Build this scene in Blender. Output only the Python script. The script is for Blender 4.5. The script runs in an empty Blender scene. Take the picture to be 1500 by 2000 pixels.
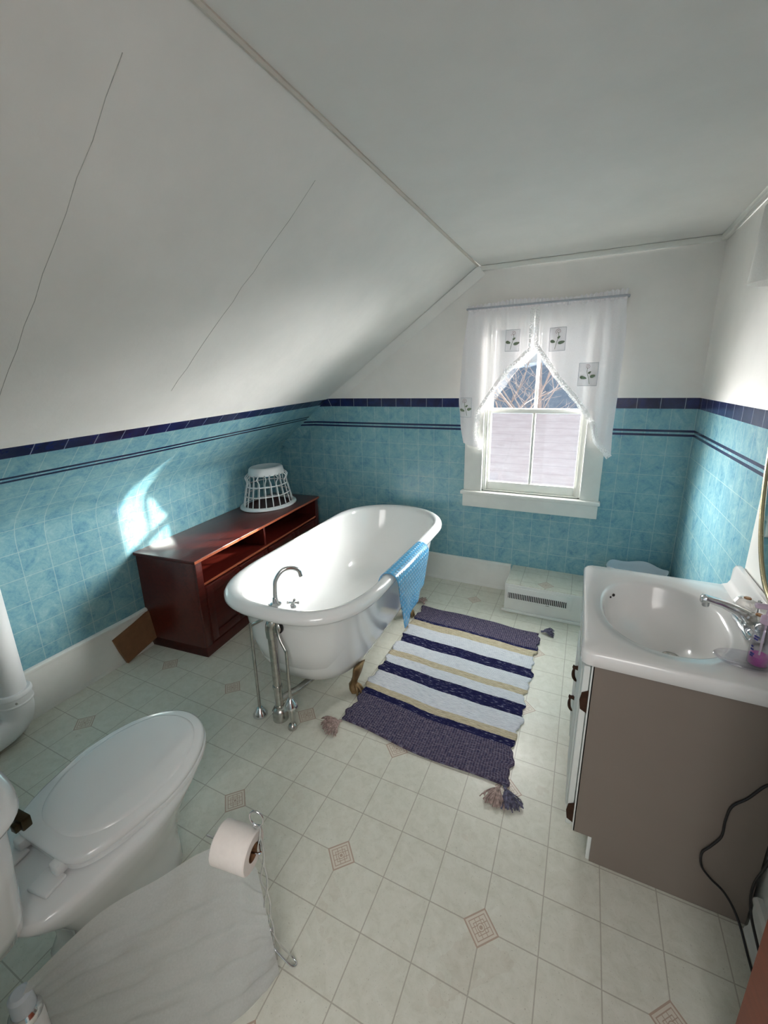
import bpy, bmesh, math, random
from mathutils import Vector, Matrix
random.seed(7)
scn = bpy.context.scene
col = scn.collection
PI = math.pi
# ------------------------------------------------------------------ camera
cd = bpy.data.cameras.new('camera'); cam = bpy.data.objects.new('camera', cd); col.objects.link(cam)
right = Vector((0.9050618, 0.4248550, -0.0190088))
down = Vector((0.0940025, -0.2434435, -0.9653491))
fwd = Vector((-0.4147609, 0.8719137, -0.2602688))
up = -down
cam.matrix_world = Matrix(((right.x, up.x, -fwd.x, 0.590), (right.y, up.y, -fwd.y, -0.863),
                           (right.z, up.z, -fwd.z, 1.494), (0, 0, 0, 1)))
cd.sensor_fit = 'VERTICAL'; cd.sensor_height = 24
cd.lens = 827.21 * 24 / 2000
cd.shift_x = (750 - 749.416) / 2000
cd.shift_y = (968.25 - 1000) / 2000
cd.clip_start = 0.02
scn.camera = cam
# ------------------------------------------------------------------ world, sun, added fill lamps
scn.view_settings.view_transform = 'Standard'; scn.view_settings.look = 'None'
scn.view_settings.exposure = 0.42; scn.view_settings.gamma = 1.0
scn.cycles.max_bounces = 10; scn.cycles.diffuse_bounces = 5; scn.cycles.transparent_max_bounces = 12
scn.cycles.caustics_reflective = False; scn.cycles.caustics_refractive = False
scn.cycles.sample_clamp_indirect = 6
w = bpy.data.worlds.new('sky'); scn.world = w; w.use_nodes = True
WORLD = 0.66
bg = w.node_tree.nodes['Background']; bg.inputs[0].default_value = (0.86, 0.93, 1.0, 1); bg.inputs[1].default_value = WORLD
SUN_EL, SUN_AZ, SUN_E = math.radians(15.0), math.atan2(1.0, 1.31), 13.0
sd = bpy.data.lights.new('sun', 'SUN'); sun = bpy.data.objects.new('sun', sd); col.objects.link(sun)
sd.energy = SUN_E; sd.angle = math.radians(0.9); sd.color = (1.0, 0.93, 0.82)
sdir = Vector((-math.cos(SUN_EL) * math.cos(SUN_AZ), -math.cos(SUN_EL) * math.sin(SUN_AZ), -math.sin(SUN_EL)))
sun.rotation_euler = sdir.to_track_quat('-Z', 'Y').to_euler(); sun.location = (3, 6, 6)
def area(name, loc, target, sx, sy, e, c, spread=180):
    l = bpy.data.lights.new(name, 'AREA'); o = bpy.data.objects.new(name, l); col.objects.link(o)
    l.shape = 'RECTANGLE'; l.size = sx; l.size_y = sy; l.energy = e; l.color = c; l.spread = math.radians(spread)
    o.location = loc; o.rotation_euler = (Vector(target) - Vector(loc)).to_track_quat('-Z', 'Y').to_euler(); return o
area('hall_side_fill', (0.65, -1.6, 1.85), (-0.75, 0.05, 0.6), 1.4, 1.2, 12, (1.0, 0.96, 0.92), 120)  # added fill lamp behind the camera, aimed to lift the toilet side
area('window_fill_east', (2.25, 3.3, 1.7), (0.25, 2.05, 1.25), 2.4, 2.2, 620, (1.0, 0.975, 0.95), 100)  # added lamp outside the window, out of view, boosting the light coming in
area('window_fill_west', (-1.75, 3.3, 1.7), (0.25, 2.05, 1.25), 2.4, 2.2, 430, (1.0, 0.975, 0.95), 100)  # its added, unseen counterpart on the other side
area('window_fill_high', (0.3, 3.4, 3.4), (0.25, 1.5, 3.0), 3.0, 1.6, 280, (1.0, 0.98, 0.95), 120)  # added lamp above the visible window view, brightens the room
# ------------------------------------------------------------------ node helpers
class NT:
    def __init__(s, m): s.t = m.node_tree; s.n = s.t.nodes; s.l = s.t.links
    def new(s, ty, **k):
        x = s.n.new(ty)
        for a, b in k.items(): setattr(x, a, b)
        return x
    def put(s, sock, v):
        if hasattr(v, 'is_output'): s.l.new(v, sock)
        elif v is not None:
            if isinstance(v, (tuple, list)) and sock.type == 'RGBA' and len(v) == 3: v = (*v, 1)
            sock.default_value = v
    def M(s, op, a, b=None, c=None, clamp=False):
        x = s.new('ShaderNodeMath', operation=op, use_clamp=clamp)
        s.put(x.inputs[0], a); s.put(x.inputs[1], b); s.put(x.inputs[2], c); return x.outputs[0]
    def mix(s, f, a, b, blend='MIX'):
        x = s.new('ShaderNodeMix', data_type='RGBA', blend_type=blend)
        s.put(x.inputs[0], f); s.put(x.inputs[6], a); s.put(x.inputs[7], b); return x.outputs[2]
    def noise(s, scale, detail=3, rough=.5, vec=None, dist=0):
        x = s.new('ShaderNodeTexNoise'); x.inputs['Scale'].default_value = scale; x.inputs['Detail'].default_value = detail
        x.inputs['Roughness'].default_value = rough; x.inputs['Distortion'].default_value = dist
        if vec is not None: s.l.new(vec, x.inputs['Vector'])
        return x.outputs['Fac']
    def ramp(s, v, stops):
        x = s.new('ShaderNodeValToRGB'); e = x.color_ramp.elements
        while len(e) < len(stops): e.new(0.5)
        for q, (p, c) in zip(e, stops): q.position = p; q.color = (*c, 1) if len(c) == 3 else c
        s.l.new(v, x.inputs[0]); return x.outputs[0]
    def sep(s, v):
        x = s.new('ShaderNodeSeparateXYZ'); s.l.new(v, x.inputs[0]); return x.outputs
    def comb(s, a, b, c=0):
        x = s.new('ShaderNodeCombineXYZ'); s.put(x.inputs[0], a); s.put(x.inputs[1], b); s.put(x.inputs[2], c); return x.outputs[0]
    def inr(s, v, lo, hi):   # 1 inside [lo,hi]
        return s.M('MULTIPLY', s.M('GREATER_THAN', v, lo), s.M('LESS_THAN', v, hi))
    def line(s, v, period, wd, off=0):   # 1 near multiples of period
        q = s.M('PINGPONG', s.M('SUBTRACT', v, off), period / 2)
        return s.M('LESS_THAN', q, wd / 2)
    def bump(s, h, strength, dist=.002):
        x = s.new('ShaderNodeBump'); x.inputs['Strength'].default_value = strength; x.inputs['Distance'].default_value = dist
        s.l.new(h, x.inputs['Height']); return x.outputs[0]
def sr(r, g, b):
    f = lambda c: (c / 255 / 12.92) if c / 255 <= .04045 else ((c / 255 + .055) / 1.055) ** 2.4
    return (f(r), f(g), f(b))
def mat(name, color=(.8, .8, .8), rough=.5, metal=0, coat=0, trans=0, alpha=1, ior=None, fn=None, spec=None):
    m = bpy.data.materials.new(name); m.use_nodes = True
    b = m.node_tree.nodes['Principled BSDF']; t = NT(m)
    b.inputs['Base Color'].default_value = (*color, 1); b.inputs['Roughness'].default_value = rough
    b.inputs['Metallic'].default_value = metal; b.inputs['Coat Weight'].default_value = coat
    b.inputs['Transmission Weight'].default_value = trans; b.inputs['Alpha'].default_value = alpha
    if ior: b.inputs['IOR'].default_value = ior
    if spec is not None: b.inputs['Specular IOR Level'].default_value = spec
    if fn: fn(t, b)
    return m
def varied(color, amt=.05, scale=12, bstr=.15, bscale=60, bd=.001):
    def f(t, b):
        tc = t.new('ShaderNodeTexCoord').outputs['Object']
        n = t.noise(scale, 4, .6, tc)
        lo = tuple(c * (1 - amt) for c in color); hi = tuple(min(1, c * (1 + amt)) for c in color)
        t.l.new(t.ramp(n, [(.3, lo), (.7, hi)]), b.inputs['Base Color'])
        t.l.new(t.bump(t.noise(bscale, 4, .6, tc), bstr, bd), b.inputs['Normal'])
    return f
M = {}
def f_wall(t, b):
    uv = t.sep(t.new('ShaderNodeUVMap').outputs[0]); u, v = uv[0], uv[1]
    P = .119
    tc = t.new('ShaderNodeTexCoord').outputs['Object']
    vec = t.comb(u, v, 0)
    n1 = t.noise(11, 5, .66, vec, 1.0); n2 = t.noise(38, 4, .7, vec, 2.0)
    nn = t.M('ADD', t.M('MULTIPLY', n1, .62), t.M('MULTIPLY', n2, .38))
    tile = t.ramp(nn, [(.32, sr(84, 136, 160)), (.45, sr(114, 162, 176)), (.56, sr(132, 174, 181)), (.70, sr(156, 190, 196))])
    g = t.line(u, P, .0032)
    gh = t.M('MULTIPLY', t.line(v, .12, .0032, .08), t.M('LESS_THAN', v, 1.07))
    g = t.M('MULTIPLY', t.M('MAXIMUM', g, gh), .6)
    c = t.mix(g, tile, sr(176, 200, 196))
    navy = sr(22, 30, 70)
    s = t.M('MAXIMUM', t.inr(v, 1.155, 1.168), t.inr(v, 1.179, 1.192))
    c = t.mix(s, c, navy)
    band = t.mix(t.M('MULTIPLY', t.line(u, P, .003, P / 2), .8), t.ramp(n1, [(.3, sr(16, 22, 52)), (.7, sr(30, 42, 92))]), sr(150, 160, 170))
    c = t.mix(t.M('GREATER_THAN', v, 1.312), c, band)
    nw = t.noise(3.2, 5, .6, tc)
    white = t.ramp(nw, [(.3, sr(228, 226, 222)), (.7, sr(238, 235, 231))])
    iw = t.M('GREATER_THAN', v, 1.373)
    c = t.mix(iw, c, white)
    t.l.new(c, b.inputs['Base Color'])
    t.l.new(t.M('ADD', t.M('MULTIPLY', iw, .38), .24), b.inputs['Roughness'])
    h = t.M('ADD', t.M('MULTIPLY', t.noise(5, 3, .5, tc), 1.0), t.M('MULTIPLY', t.noise(70, 4, .6, tc), .10))
    h = t.M('SUBTRACT', h, t.M('MULTIPLY', g, .05))
    t.l.new(t.bump(h, .35, .012), b.inputs['Normal'])
M['wall'] = mat('wall_tile_board_and_paint', fn=f_wall, rough=.5)
def f_paint(t, b):
    tc = t.new('ShaderNodeTexCoord').outputs['Object']
    t.l.new(t.ramp(t.noise(2.5, 5, .6, tc), [(.3, sr(228, 226, 222)), (.7, sr(238, 235, 231))]), b.inputs['Base Color'])
    h = t.M('ADD', t.noise(4, 3, .5, tc), t.M('MULTIPLY', t.noise(80, 4, .6, tc), .08))
    t.l.new(t.bump(h, .25, .01), b.inputs['Normal'])
M['paint'] = mat('ceiling_paint', fn=f_paint, rough=.6)
def f_floor(t, b):
    p = t.sep(t.new('ShaderNodeTexCoord').outputs['Object']); x, y = p[0], p[1]
    vec = t.comb(x, y, 0)
    T = .1524
    base = t.ramp(t.noise(26, 6, .7, vec, .6), [(.25, sr(204, 203, 188)), (.5, sr(217, 216, 203)), (.75, sr(226, 225, 214))])
    sp = t.M('GREATER_THAN', t.noise(150, 4, .8, vec), .635)
    base = t.mix(t.M('MULTIPLY', sp, .45), base, sr(130, 122, 108))
    st = t.M('GREATER_THAN', t.noise(3.2, 4, .6, vec), .63)
    base = t.mix(t.M('MULTIPLY', st, .10), base, sr(160, 130, 100))
    ln = t.M('MAXIMUM', t.line(x, T, .0032), t.line(y, T, .0032))
    ax = t.M('PINGPONG', x, T * 1.5); ay = t.M('PINGPONG', y, T * 1.5)   # distance to the nearest inset centre
    d = t.M('ADD', ax, ay)
    c = t.mix(t.M('MULTIPLY', ln, .75), base, sr(168, 162, 148))
    ins = t.M('LESS_THAN', d, .051)
    pale = sr(216, 208, 194)
    c = t.mix(ins, c, pale)
    k = t.M('MAXIMUM', t.inr(d, .045, .051), t.inr(d, .0335, .037))
    rx = t.M('MULTIPLY', t.M('ADD', ax, ay), .7071); ry = t.M('ABSOLUTE', t.M('MULTIPLY', t.M('SUBTRACT', ax, ay), .7071))
    r = t.M('SQRT', t.M('ADD', t.M('MULTIPLY', ax, ax), t.M('MULTIPLY', ay, ay)))
    k = t.M('MAXIMUM', k, t.inr(r, .0085, .0105)); k = t.M('MAXIMUM', k, t.M('LESS_THAN', r, .005))
    pet = t.M('MULTIPLY', t.M('LESS_THAN', d, .0335), t.M('MULTIPLY', t.M('GREATER_THAN', r, .0105), t.M('MAXIMUM', t.inr(ry, .0065, .0085), t.inr(rx, .0145, .0165))))
    k = t.M('MAXIMUM', k, pet)
    c = t.mix(t.M('MULTIPLY', k, .8), c, sr(172, 146, 128))
    t.l.new(c, b.inputs['Base Color'])
    t.l.new(t.ramp(t.noise(6, 4, .6, vec), [(.3, (.27,) * 3), (.7, (.42,) * 3)]), b.inputs['Roughness'])
    h = t.M('SUBTRACT', t.noise(70, 3, .6, vec), t.M('MULTIPLY', ln, .8))
    t.l.new(t.bump(h, .22, .002), b.inputs['Normal'])
M['floor'] = mat('vinyl_floor', fn=f_floor)
M['trim'] = mat('trim_paint', sr(228, 229, 224), .38, fn=varied(sr(228, 229, 224), .04, 8, .1, 40))
M['beige'] = mat('seam_strip_paint', sr(205, 196, 184), .5, fn=varied(sr(205, 198, 188), .05, 8))
M['enamel'] = mat('white_enamel', sr(238, 239, 238), .12, coat=.5, fn=varied(sr(238, 239, 238), .015, 3, .02, 8))
M['porc'] = mat('white_porcelain', sr(232, 234, 234), .1, coat=.6, fn=varied(sr(232, 234, 234), .015, 3, .02, 8))
M['marble'] = mat('cultured_marble', sr(232, 230, 228), .15, coat=.4, fn=varied(sr(232, 230, 228), .02, 5, .02, 10))
M['plastic'] = mat('white_plastic', sr(230, 232, 232), .3, fn=varied(sr(230, 232, 232), .02, 6, .03, 20))
M['cab'] = mat('cabinet_laminate', sr(128, 117, 108), .45, fn=varied(sr(128, 117, 108), .04, 3, .05, 90))  # colour darkened to carry the shade on the side panel
M['cabw'] = mat('cabinet_door_paint', sr(222, 226, 222), .4, fn=varied(sr(222, 226, 222), .04, 8, .1, 40))
M['chrome'] = mat('chrome', (.72, .73, .74), .12, 1, fn=varied((.72, .73, .74), .05, 30, .02, 30))
M['oldchrome'] = mat('worn_chrome', (.52, .51, .48), .25, 1, fn=varied((.52, .51, .48), .2, 40, .05, 60))
M['brass'] = mat('aged_brass', sr(138, 112, 78), .42, .6, fn=varied(sr(138, 112, 78), .25, 40, .4, 120))
M['antique'] = mat('antique_hardware', sr(66, 44, 32), .4, .7, fn=varied(sr(66, 44, 32), .3, 90, .4, 200))
M['bronze'] = mat('bronze_lever', sr(52, 46, 30), .3, .8, fn=varied(sr(52, 46, 30), .2, 60))
M['black'] = mat('black_rubber', sr(22, 22, 24), .45, fn=varied(sr(22, 22, 24), .2, 60))
M['dark'] = mat('dark_cavity', sr(28, 24, 22), .8, fn=varied(sr(28, 24, 22), .2, 60))
M['card'] = mat('brown_cardboard', sr(122, 86, 58), .85, fn=varied(sr(122, 86, 58), .1, 30, .2, 150))
def f_wood(c1, c2):
    def f(t, b):
        tc = t.new('ShaderNodeTexCoord').outputs['Object']
        mp = t.new('ShaderNodeMapping'); mp.inputs['Scale'].default_value = (14, 1.2, 14); t.l.new(tc, mp.inputs[0])
        n = t.noise(3.0, 6, .65, mp.outputs[0], 1.2)
        t.l.new(t.ramp(n, [(.28, c1), (.72, c2)]), b.inputs['Base Color'])
        t.l.new(t.bump(n, .08, .001), b.inputs['Normal'])
    return f
M['cherry'] = mat('cherry_wood', rough=.3, fn=f_wood(sr(58, 17, 14), sr(92, 30, 22)), coat=.15)
M['cherryedge'] = mat('cherry_edge', rough=.32, fn=f_wood(sr(140, 70, 46), sr(176, 100, 70)))
M['doorwood'] = mat('door_wood', rough=.4, fn=f_wood(sr(134, 60, 38), sr(160, 78, 50)))
M['paper'] = mat('tissue_paper', sr(232, 224, 218), .9, fn=varied(sr(232, 224, 218), .04, 40, .5, 120))
M['glassknob'] = mat('clear_acrylic', (.95, .95, .94), .04, trans=1, ior=1.45, fn=lambda t, b: None)
M['amber'] = mat('knob_cap', sr(170, 120, 80), .25, .4, fn=varied(sr(170, 120, 80), .1, 60))
M['clear'] = mat('clear_plastic', (.97, .96, .98), .03, trans=1, ior=1.18, fn=lambda t, b: None)
M['pink'] = mat('pink_liquid', sr(238, 90, 214), .1,  fn=varied(sr(232, 60, 200), .1, 40, 0))
M['pumppink'] = mat('pale_pump_plastic', sr(226, 200, 222), .3, alpha=.85, fn=varied(sr(226, 200, 222), .03, 40))
M['labelblue'] = mat('label_print_blue', sr(60, 60, 140), .4, fn=varied(sr(60, 60, 140), .2, 200))
M['binblue'] = mat('pale_blue_plastic', sr(206, 216, 224), .35, fn=varied(sr(206, 216, 224), .02, 10))
def f_clear(tint, k=.12):
    def f(t, b):
        out = [n for n in t.n if n.type == 'OUTPUT_MATERIAL'][0]
        tr = t.new('ShaderNodeBsdfTransparent'); tr.inputs[0].default_value = (*tint, 1)
        gl = t.new('ShaderNodeBsdfGlossy'); gl.inputs['Roughness'].default_value = .06
        lw = t.new('ShaderNodeLayerWeight'); lw.inputs[0].default_value = .35
        mx = t.new('ShaderNodeMixShader'); t.l.new(t.M('ADD', t.M('MULTIPLY', lw.outputs['Facing'], .45), k, clamp=True), mx.inputs[0])
        t.l.new(tr.outputs[0], mx.inputs[1]); t.l.new(gl.outputs[0], mx.inputs[2]); t.l.new(mx.outputs[0], out.inputs[0])
    return f
M['glassknob'] = mat('clear_acrylic', fn=f_clear((.86, .84, .82), .22))
M['clear'] = mat('clear_plastic', fn=f_clear((.95, .94, .97), .08))
M['silver'] = mat('mirror_silver', (.86, .87, .85), .03, 1, fn=lambda t, b: None)
M['gold'] = mat('gold_frame', sr(190, 176, 140), .25, .9, fn=varied(sr(190, 176, 140), .1, 60))
def f_pane(t, b):
    out = [n for n in t.n if n.type == 'OUTPUT_MATERIAL'][0]
    tr = t.new('ShaderNodeBsdfTransparent'); tr.inputs[0].default_value = (.97, .98, .98, 1)
    gl = t.new('ShaderNodeBsdfGlossy'); gl.inputs['Roughness'].default_value = .03
    mx = t.new('ShaderNodeMixShader'); mx.inputs[0].default_value = .06
    t.l.new(tr.outputs[0], mx.inputs[1]); t.l.new(gl.outputs[0], mx.inputs[2]); t.l.new(mx.outputs[0], out.inputs[0])
M['pane'] = mat('window_glass', fn=f_pane)
def f_sheer(color, opa, trl, lace=False, wrinkle=0):
    def f(t, b):
        out = [n for n in t.n if n.type == 'OUTPUT_MATERIAL'][0]
        df = t.new('ShaderNodeBsdfDiffuse'); df.inputs[0].default_value = (*color, 1)
        tl = t.new('ShaderNodeBsdfTranslucent'); tl.inputs[0].default_value = (*color, 1)
        tr = t.new('ShaderNodeBsdfTransparent')
        m1 = t.new('ShaderNodeMixShader'); m1.inputs[0].default_value = trl
        m2 = t.new('ShaderNodeMixShader')
        t.l.new(df.outputs[0], m1.inputs[1]); t.l.new(tl.outputs[0], m1.inputs[2])
        t.l.new(tr.outputs[0], m2.inputs[1]); t.l.new(m1.outputs[0], m2.inputs[2]); t.l.new(m2.outputs[0], out.inputs[0])
        tc = t.new('ShaderNodeTexCoord').outputs['Object']
        if lace:
            v = t.new('ShaderNodeTexVoronoi'); v.inputs['Scale'].default_value = 120; t.l.new(tc, v.inputs['Vector'])
            t.l.new(t.M('ADD', t.M('MULTIPLY', t.M('GREATER_THAN', v.outputs['Distance'], .33), .75), .2, clamp=True), m2.inputs[0])
        else:
            n = t.noise(240, 2, .5, tc)
            t.l.new(t.M('ADD', t.M('MULTIPLY', n, .12), opa - .06, clamp=True), m2.inputs[0])
    return f
M['sheer'] = mat('sheer_curtain_cloth', fn=f_sheer((.91, .885, .905), .965, .028))
M['lace'] = mat('curtain_lace', fn=f_sheer((.95, .95, .95), .8, .06, lace=True))
M['film'] = mat('smear_film', fn=f_sheer(sr(216, 218, 216), .66, .25))
M['shade'] = mat('frosted_glass_shade', fn=f_sheer((.93, .92, .9), .72, .4))
M['thread'] = mat('green_thread', sr(120, 134, 112), .8, fn=varied(sr(120, 134, 112), .2, 200))
M['threadpink'] = mat('pink_thread', sr(186, 160, 164), .8, fn=varied(sr(186, 160, 164), .1, 200))
M['threadgrey'] = mat('grey_thread', sr(176, 180, 188), .8, fn=varied(sr(176, 180, 188), .1, 200))
def f_mat(t, b):
    uv = t.new('ShaderNodeUVMap').outputs[0]; s = t.sep(uv)
    px = t.M('PINGPONG', s[0], .0125); py = t.M('PINGPONG', s[1], .0125)
    r = t.M('SQRT', t.M('ADD', t.M('MULTIPLY', px, px), t.M('MULTIPLY', py, py)))
    dot = t.M('SUBTRACT', 1, t.M('DIVIDE', r, .0085), clamp=True)
    ring = t.M('LESS_THAN', r, .0075)
    t.l.new(t.mix(t.M('MULTIPLY', ring, .6), sr(96, 176, 224), sr(186, 222, 244)), b.inputs['Base Color'])  # bubble highlights painted in as paler dots
    t.l.new(t.bump(dot, 1, .006), b.inputs['Normal'])
M['bath'] = mat('blue_vinyl', rough=.2, trans=.1, fn=f_mat, coat=.3)
def f_rug(t, b):
    p = t.sep(t.new('ShaderNodeUVMap').outputs[0]); u, v = p[0], p[1]
    vec = t.comb(t.M('MULTIPLY', u, 30), t.M('MULTIPLY', v, 260), 0)
    wv = t.noise(1.0, 3, .6, vec)
    wob = t.M('ADD', v, t.M('MULTIPLY', t.M('SUBTRACT', t.noise(1.0, 4, .7, t.comb(t.M('MULTIPLY', u, 16), t.M('MULTIPLY', v, 90), 0)), .5), .011))
    navy = t.ramp(wv, [(.38, sr(26, 26, 62)), (.60, sr(42, 42, 84)), (.70, sr(190, 192, 208))])
    white = t.ramp(wv, [(.25, sr(186, 190, 204)), (.5, sr(222, 224, 232)), (.8, sr(236, 238, 244))])
    beige = t.ramp(wv, [(.25, sr(158, 142, 118)), (.55, sr(206, 194, 168)), (.8, sr(228, 220, 200))])
    chk = t.M('MULTIPLY', t.line(u, .011, .0035), t.line(v, .006, .004))
    dk0 = t.ramp(t.noise(1.0, 3, .6, t.comb(t.M('MULTIPLY', u, 60), t.M('MULTIPLY', v, 160), 0)), [(.33, sr(44, 44, 74)), (.52, sr(84, 76, 96)), (.70, sr(128, 118, 132))])
    dk = t.mix(t.M('MULTIPLY', chk, .42), dk0, sr(150, 150, 172))
    B = [(0, dk), (.17, navy), (.205, beige), (.242, white), (.34, navy), (.415, white), (.475, beige), (.515, white), (.605, navy), (.675, white), (.775, beige), (.83, navy), (.85, dk)]
    c = B[0][1]
    for th, m_ in B[1:]:
        c = t.mix(t.M('GREATER_THAN', wob, th), c, m_)
    t.l.new(c, b.inputs['Base Color'])
    rows = t.M('PINGPONG', v, .0045)
    h = t.M('ADD', t.M('MULTIPLY', rows, 160), wv)
    t.l.new(t.bump(h, .8, .004), b.inputs['Normal'])
M['rug'] = mat('woven_rag_cotton', rough=.95, fn=f_rug, spec=.1)
M['tas1'] = mat('tassel_yarn_dusty', sr(168, 146, 142), .95, fn=varied(sr(172, 152, 146), .5, 90), spec=.1)
M['tas2'] = mat('tassel_yarn_navy', sr(76, 74, 98), .95, fn=varied(sr(104, 102, 122), .65, 90), spec=.1)
def f_roof(t, b):
    tc = t.new('ShaderNodeTexCoord').outputs['Object']; p = t.sep(tc)
    k = t.line(p[1], .14, .018)
    n = t.noise(1.0, 4, .7, t.comb(t.M('MULTIPLY', p[0], 3), t.M('MULTIPLY', p[1], 14), 0))
    c = t.ramp(n, [(.3, sr(206, 186, 190)), (.7, sr(226, 212, 214))])
    t.l.new(t.mix(t.M('MULTIPLY', k, .4), c, sr(190, 170, 176)), b.inputs['Base Color'])
M['roof'] = mat('pale_shingles', rough=.8, fn=f_roof)
M['snow'] = mat('pale_ridge', sr(244, 244, 246), .7, fn=varied(sr(244, 244, 246), .02, 4))
M['bark'] = mat('pale_bark', sr(186, 176, 176), .9, fn=varied(sr(190, 180, 180), .2, 12, .3, 50))
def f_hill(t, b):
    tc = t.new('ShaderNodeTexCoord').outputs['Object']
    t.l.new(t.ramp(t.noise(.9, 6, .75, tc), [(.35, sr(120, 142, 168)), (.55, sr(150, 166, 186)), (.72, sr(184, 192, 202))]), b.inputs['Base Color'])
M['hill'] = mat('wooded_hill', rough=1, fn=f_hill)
M['grass'] = mat('winter_ground', sr(120, 120, 96), .95, fn=varied(sr(120, 120, 96), .2, 2))
# ------------------------------------------------------------------ geometry helpers
def link(name, bm, m, parent=None, smooth=False, autosm=None):
    me = bpy.data.meshes.new(name); bm.normal_update(); bm.to_mesh(me); bm.free()
    o = bpy.data.objects.new(name, me); col.objects.link(o)
    if m is not None: me.materials.append(M[m] if isinstance(m, str) else m)
    if smooth or autosm:
        for p in me.polygons: p.use_smooth = True
    if autosm: me.set_sharp_from_angle(angle=math.radians(autosm))
    if parent is not None: o.parent = parent; o.matrix_parent_inverse = Matrix.Identity(4)
    return o
def box(bm, x0, x1, y0, y1, z0, z1, bev=0, mx=None):
    vs = [bm.verts.new((x, y, z)) for x in (x0, x1) for y in (y0, y1) for z in (z0, z1)]
    fs = [bm.faces.new([vs[i] for i in q]) for q in ((0, 1, 3, 2), (4, 6, 7, 5), (0, 4, 5, 1), (2, 3, 7, 6), (0, 2, 6, 4), (1, 5, 7, 3))]
    if bev:
        es = list({e for f in fs for e in f.edges})
        r = bmesh.ops.bevel(bm, geom=es, offset=bev, segments=2, affect='EDGES', profile=.5)
        vs = list({v for f in r['faces'] for v in f.verts} | {v for v in vs if v.is_valid})
    if mx is not None: bmesh.ops.transform(bm, matrix=mx, verts=[v for v in vs if v.is_valid])
    return vs
def BX(name, dims, m, parent=None, bev=.002, mx=None):
    bm = bmesh.new(); box(bm, *dims, bev=bev, mx=mx); return link(name, bm, m, parent, autosm=35)
def ringloft(bm, rings, cap0=True, cap1=True, closed=True):
    R = [[bm.verts.new(p) for p in r] for r in rings]
    n = len(R[0])
    for a, b in zip(R, R[1:]):
        for i in range(n if closed else n - 1):
            j = (i + 1) % n
            bm.faces.new((a[i], a[j], b[j], b[i]))
    if cap0: bm.faces.new(list(reversed(R[0])))
    if cap1: bm.faces.new(R[-1])
    return R
def frames(pts):
    P = [Vector(p) for p in pts]; out = []
    t0 = (P[1] - P[0]).normalized()
    n = t0.orthogonal().normalized()
    for i, p in enumerate(P):
        t = (P[min(i + 1, len(P) - 1)] - P[max(i - 1, 0)]).normalized()
        n = (n - t * n.dot(t)).normalized(); out.append((p, t, n, t.cross(n)))
    return out
def tube(bm, pts, r, seg=12, sub=0, cap=True):
    if sub: pts = spline(pts, sub)
    rr = r if callable(r) else (lambda s: r)
    rings = []
    F = frames(pts); N = len(F) - 1
    for i, (p, t, n, b_) in enumerate(F):
        q = rr(i / N)
        rings.append([p + (n * math.cos(a) + b_ * math.sin(a)) * q for a in [2 * PI * k / seg for k in range(seg)]])
    ringloft(bm, rings, cap, cap)
def spline(pts, k):
    P = [Vector(p) for p in pts]; P = [P[0] * 2 - P[1]] + P + [P[-1] * 2 - P[-2]]; out = []
    for i in range(1, len(P) - 2):
        a, b, c, d = P[i - 1:i + 3]
        for j in range(k):
            s = j / k
            out.append(.5 * ((2 * b) + (c - a) * s + (2 * a - 5 * b + 4 * c - d) * s * s + (3 * b - a - 3 * c + d) * s ** 3))
    out.append(P[-2]); return out
def TB(name, pts, r, m, parent=None, seg=12, sub=0):
    bm = bmesh.new(); tube(bm, pts, r, seg, sub); return link(name, bm, m, parent, autosm=50)
def lathe(bm, prof, c=(0, 0, 0), seg=32, mx=None, sx=1, sy=1):
    prof = [(max(r, 1e-5) if i in (0, len(prof) - 1) else r, z) for i, (r, z) in enumerate(prof)]
    rings = [[Vector((c[0] + r * sx * math.cos(a), c[1] + r * sy * math.sin(a), c[2] + z)) for a in [2 * PI * k / seg for k in range(seg)]] for r, z in prof]
    if mx is not None: rings = [[mx @ p for p in r] for r in rings]
    ringloft(bm, rings, prof[0][0] <= 2e-5, prof[-1][0] <= 2e-5)
def LT(name, prof, c, m, parent=None, seg=32, mx=None, sx=1, sy=1):
    bm = bmesh.new(); lathe(bm, prof, c, seg, mx, sx, sy); return link(name, bm, m, parent, autosm=40)
def tag(o, label, cat, group=None):
    o['label'] = label; o['category'] = cat
    if group: o['group'] = group
    return o
def thing(name, label, cat, loc=(0, 0, 0), group=None):
    o = bpy.data.objects.new(name, None); col.objects.link(o); o.empty_display_size = .1
    o['base'] = 'thing'; del o['base']
    o.location = (0, 0, 0)
    return tag(o, label, cat, group)
def struct(o): o['kind'] = 'structure'; return o
def rebase():   # put every Empty at the base of its thing without moving the parts
    bpy.context.view_layer.update()
    for o in list(scn.objects):
        if o.type == 'EMPTY' and o.parent is None:
            pts = [Vector(c.matrix_world @ Vector(q)) for c in o.children_recursive if c.type == 'MESH' for q in c.bound_box]
            if not pts: continue
            lo = Vector([min(p[i] for p in pts) for i in range(3)]); hi = Vector([max(p[i] for p in pts) for i in range(3)])
            base = Vector(((lo.x + hi.x) / 2, (lo.y + hi.y) / 2, lo.z))
            o.location = base
            for c in o.children:
                c.location = c.location - base
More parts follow.
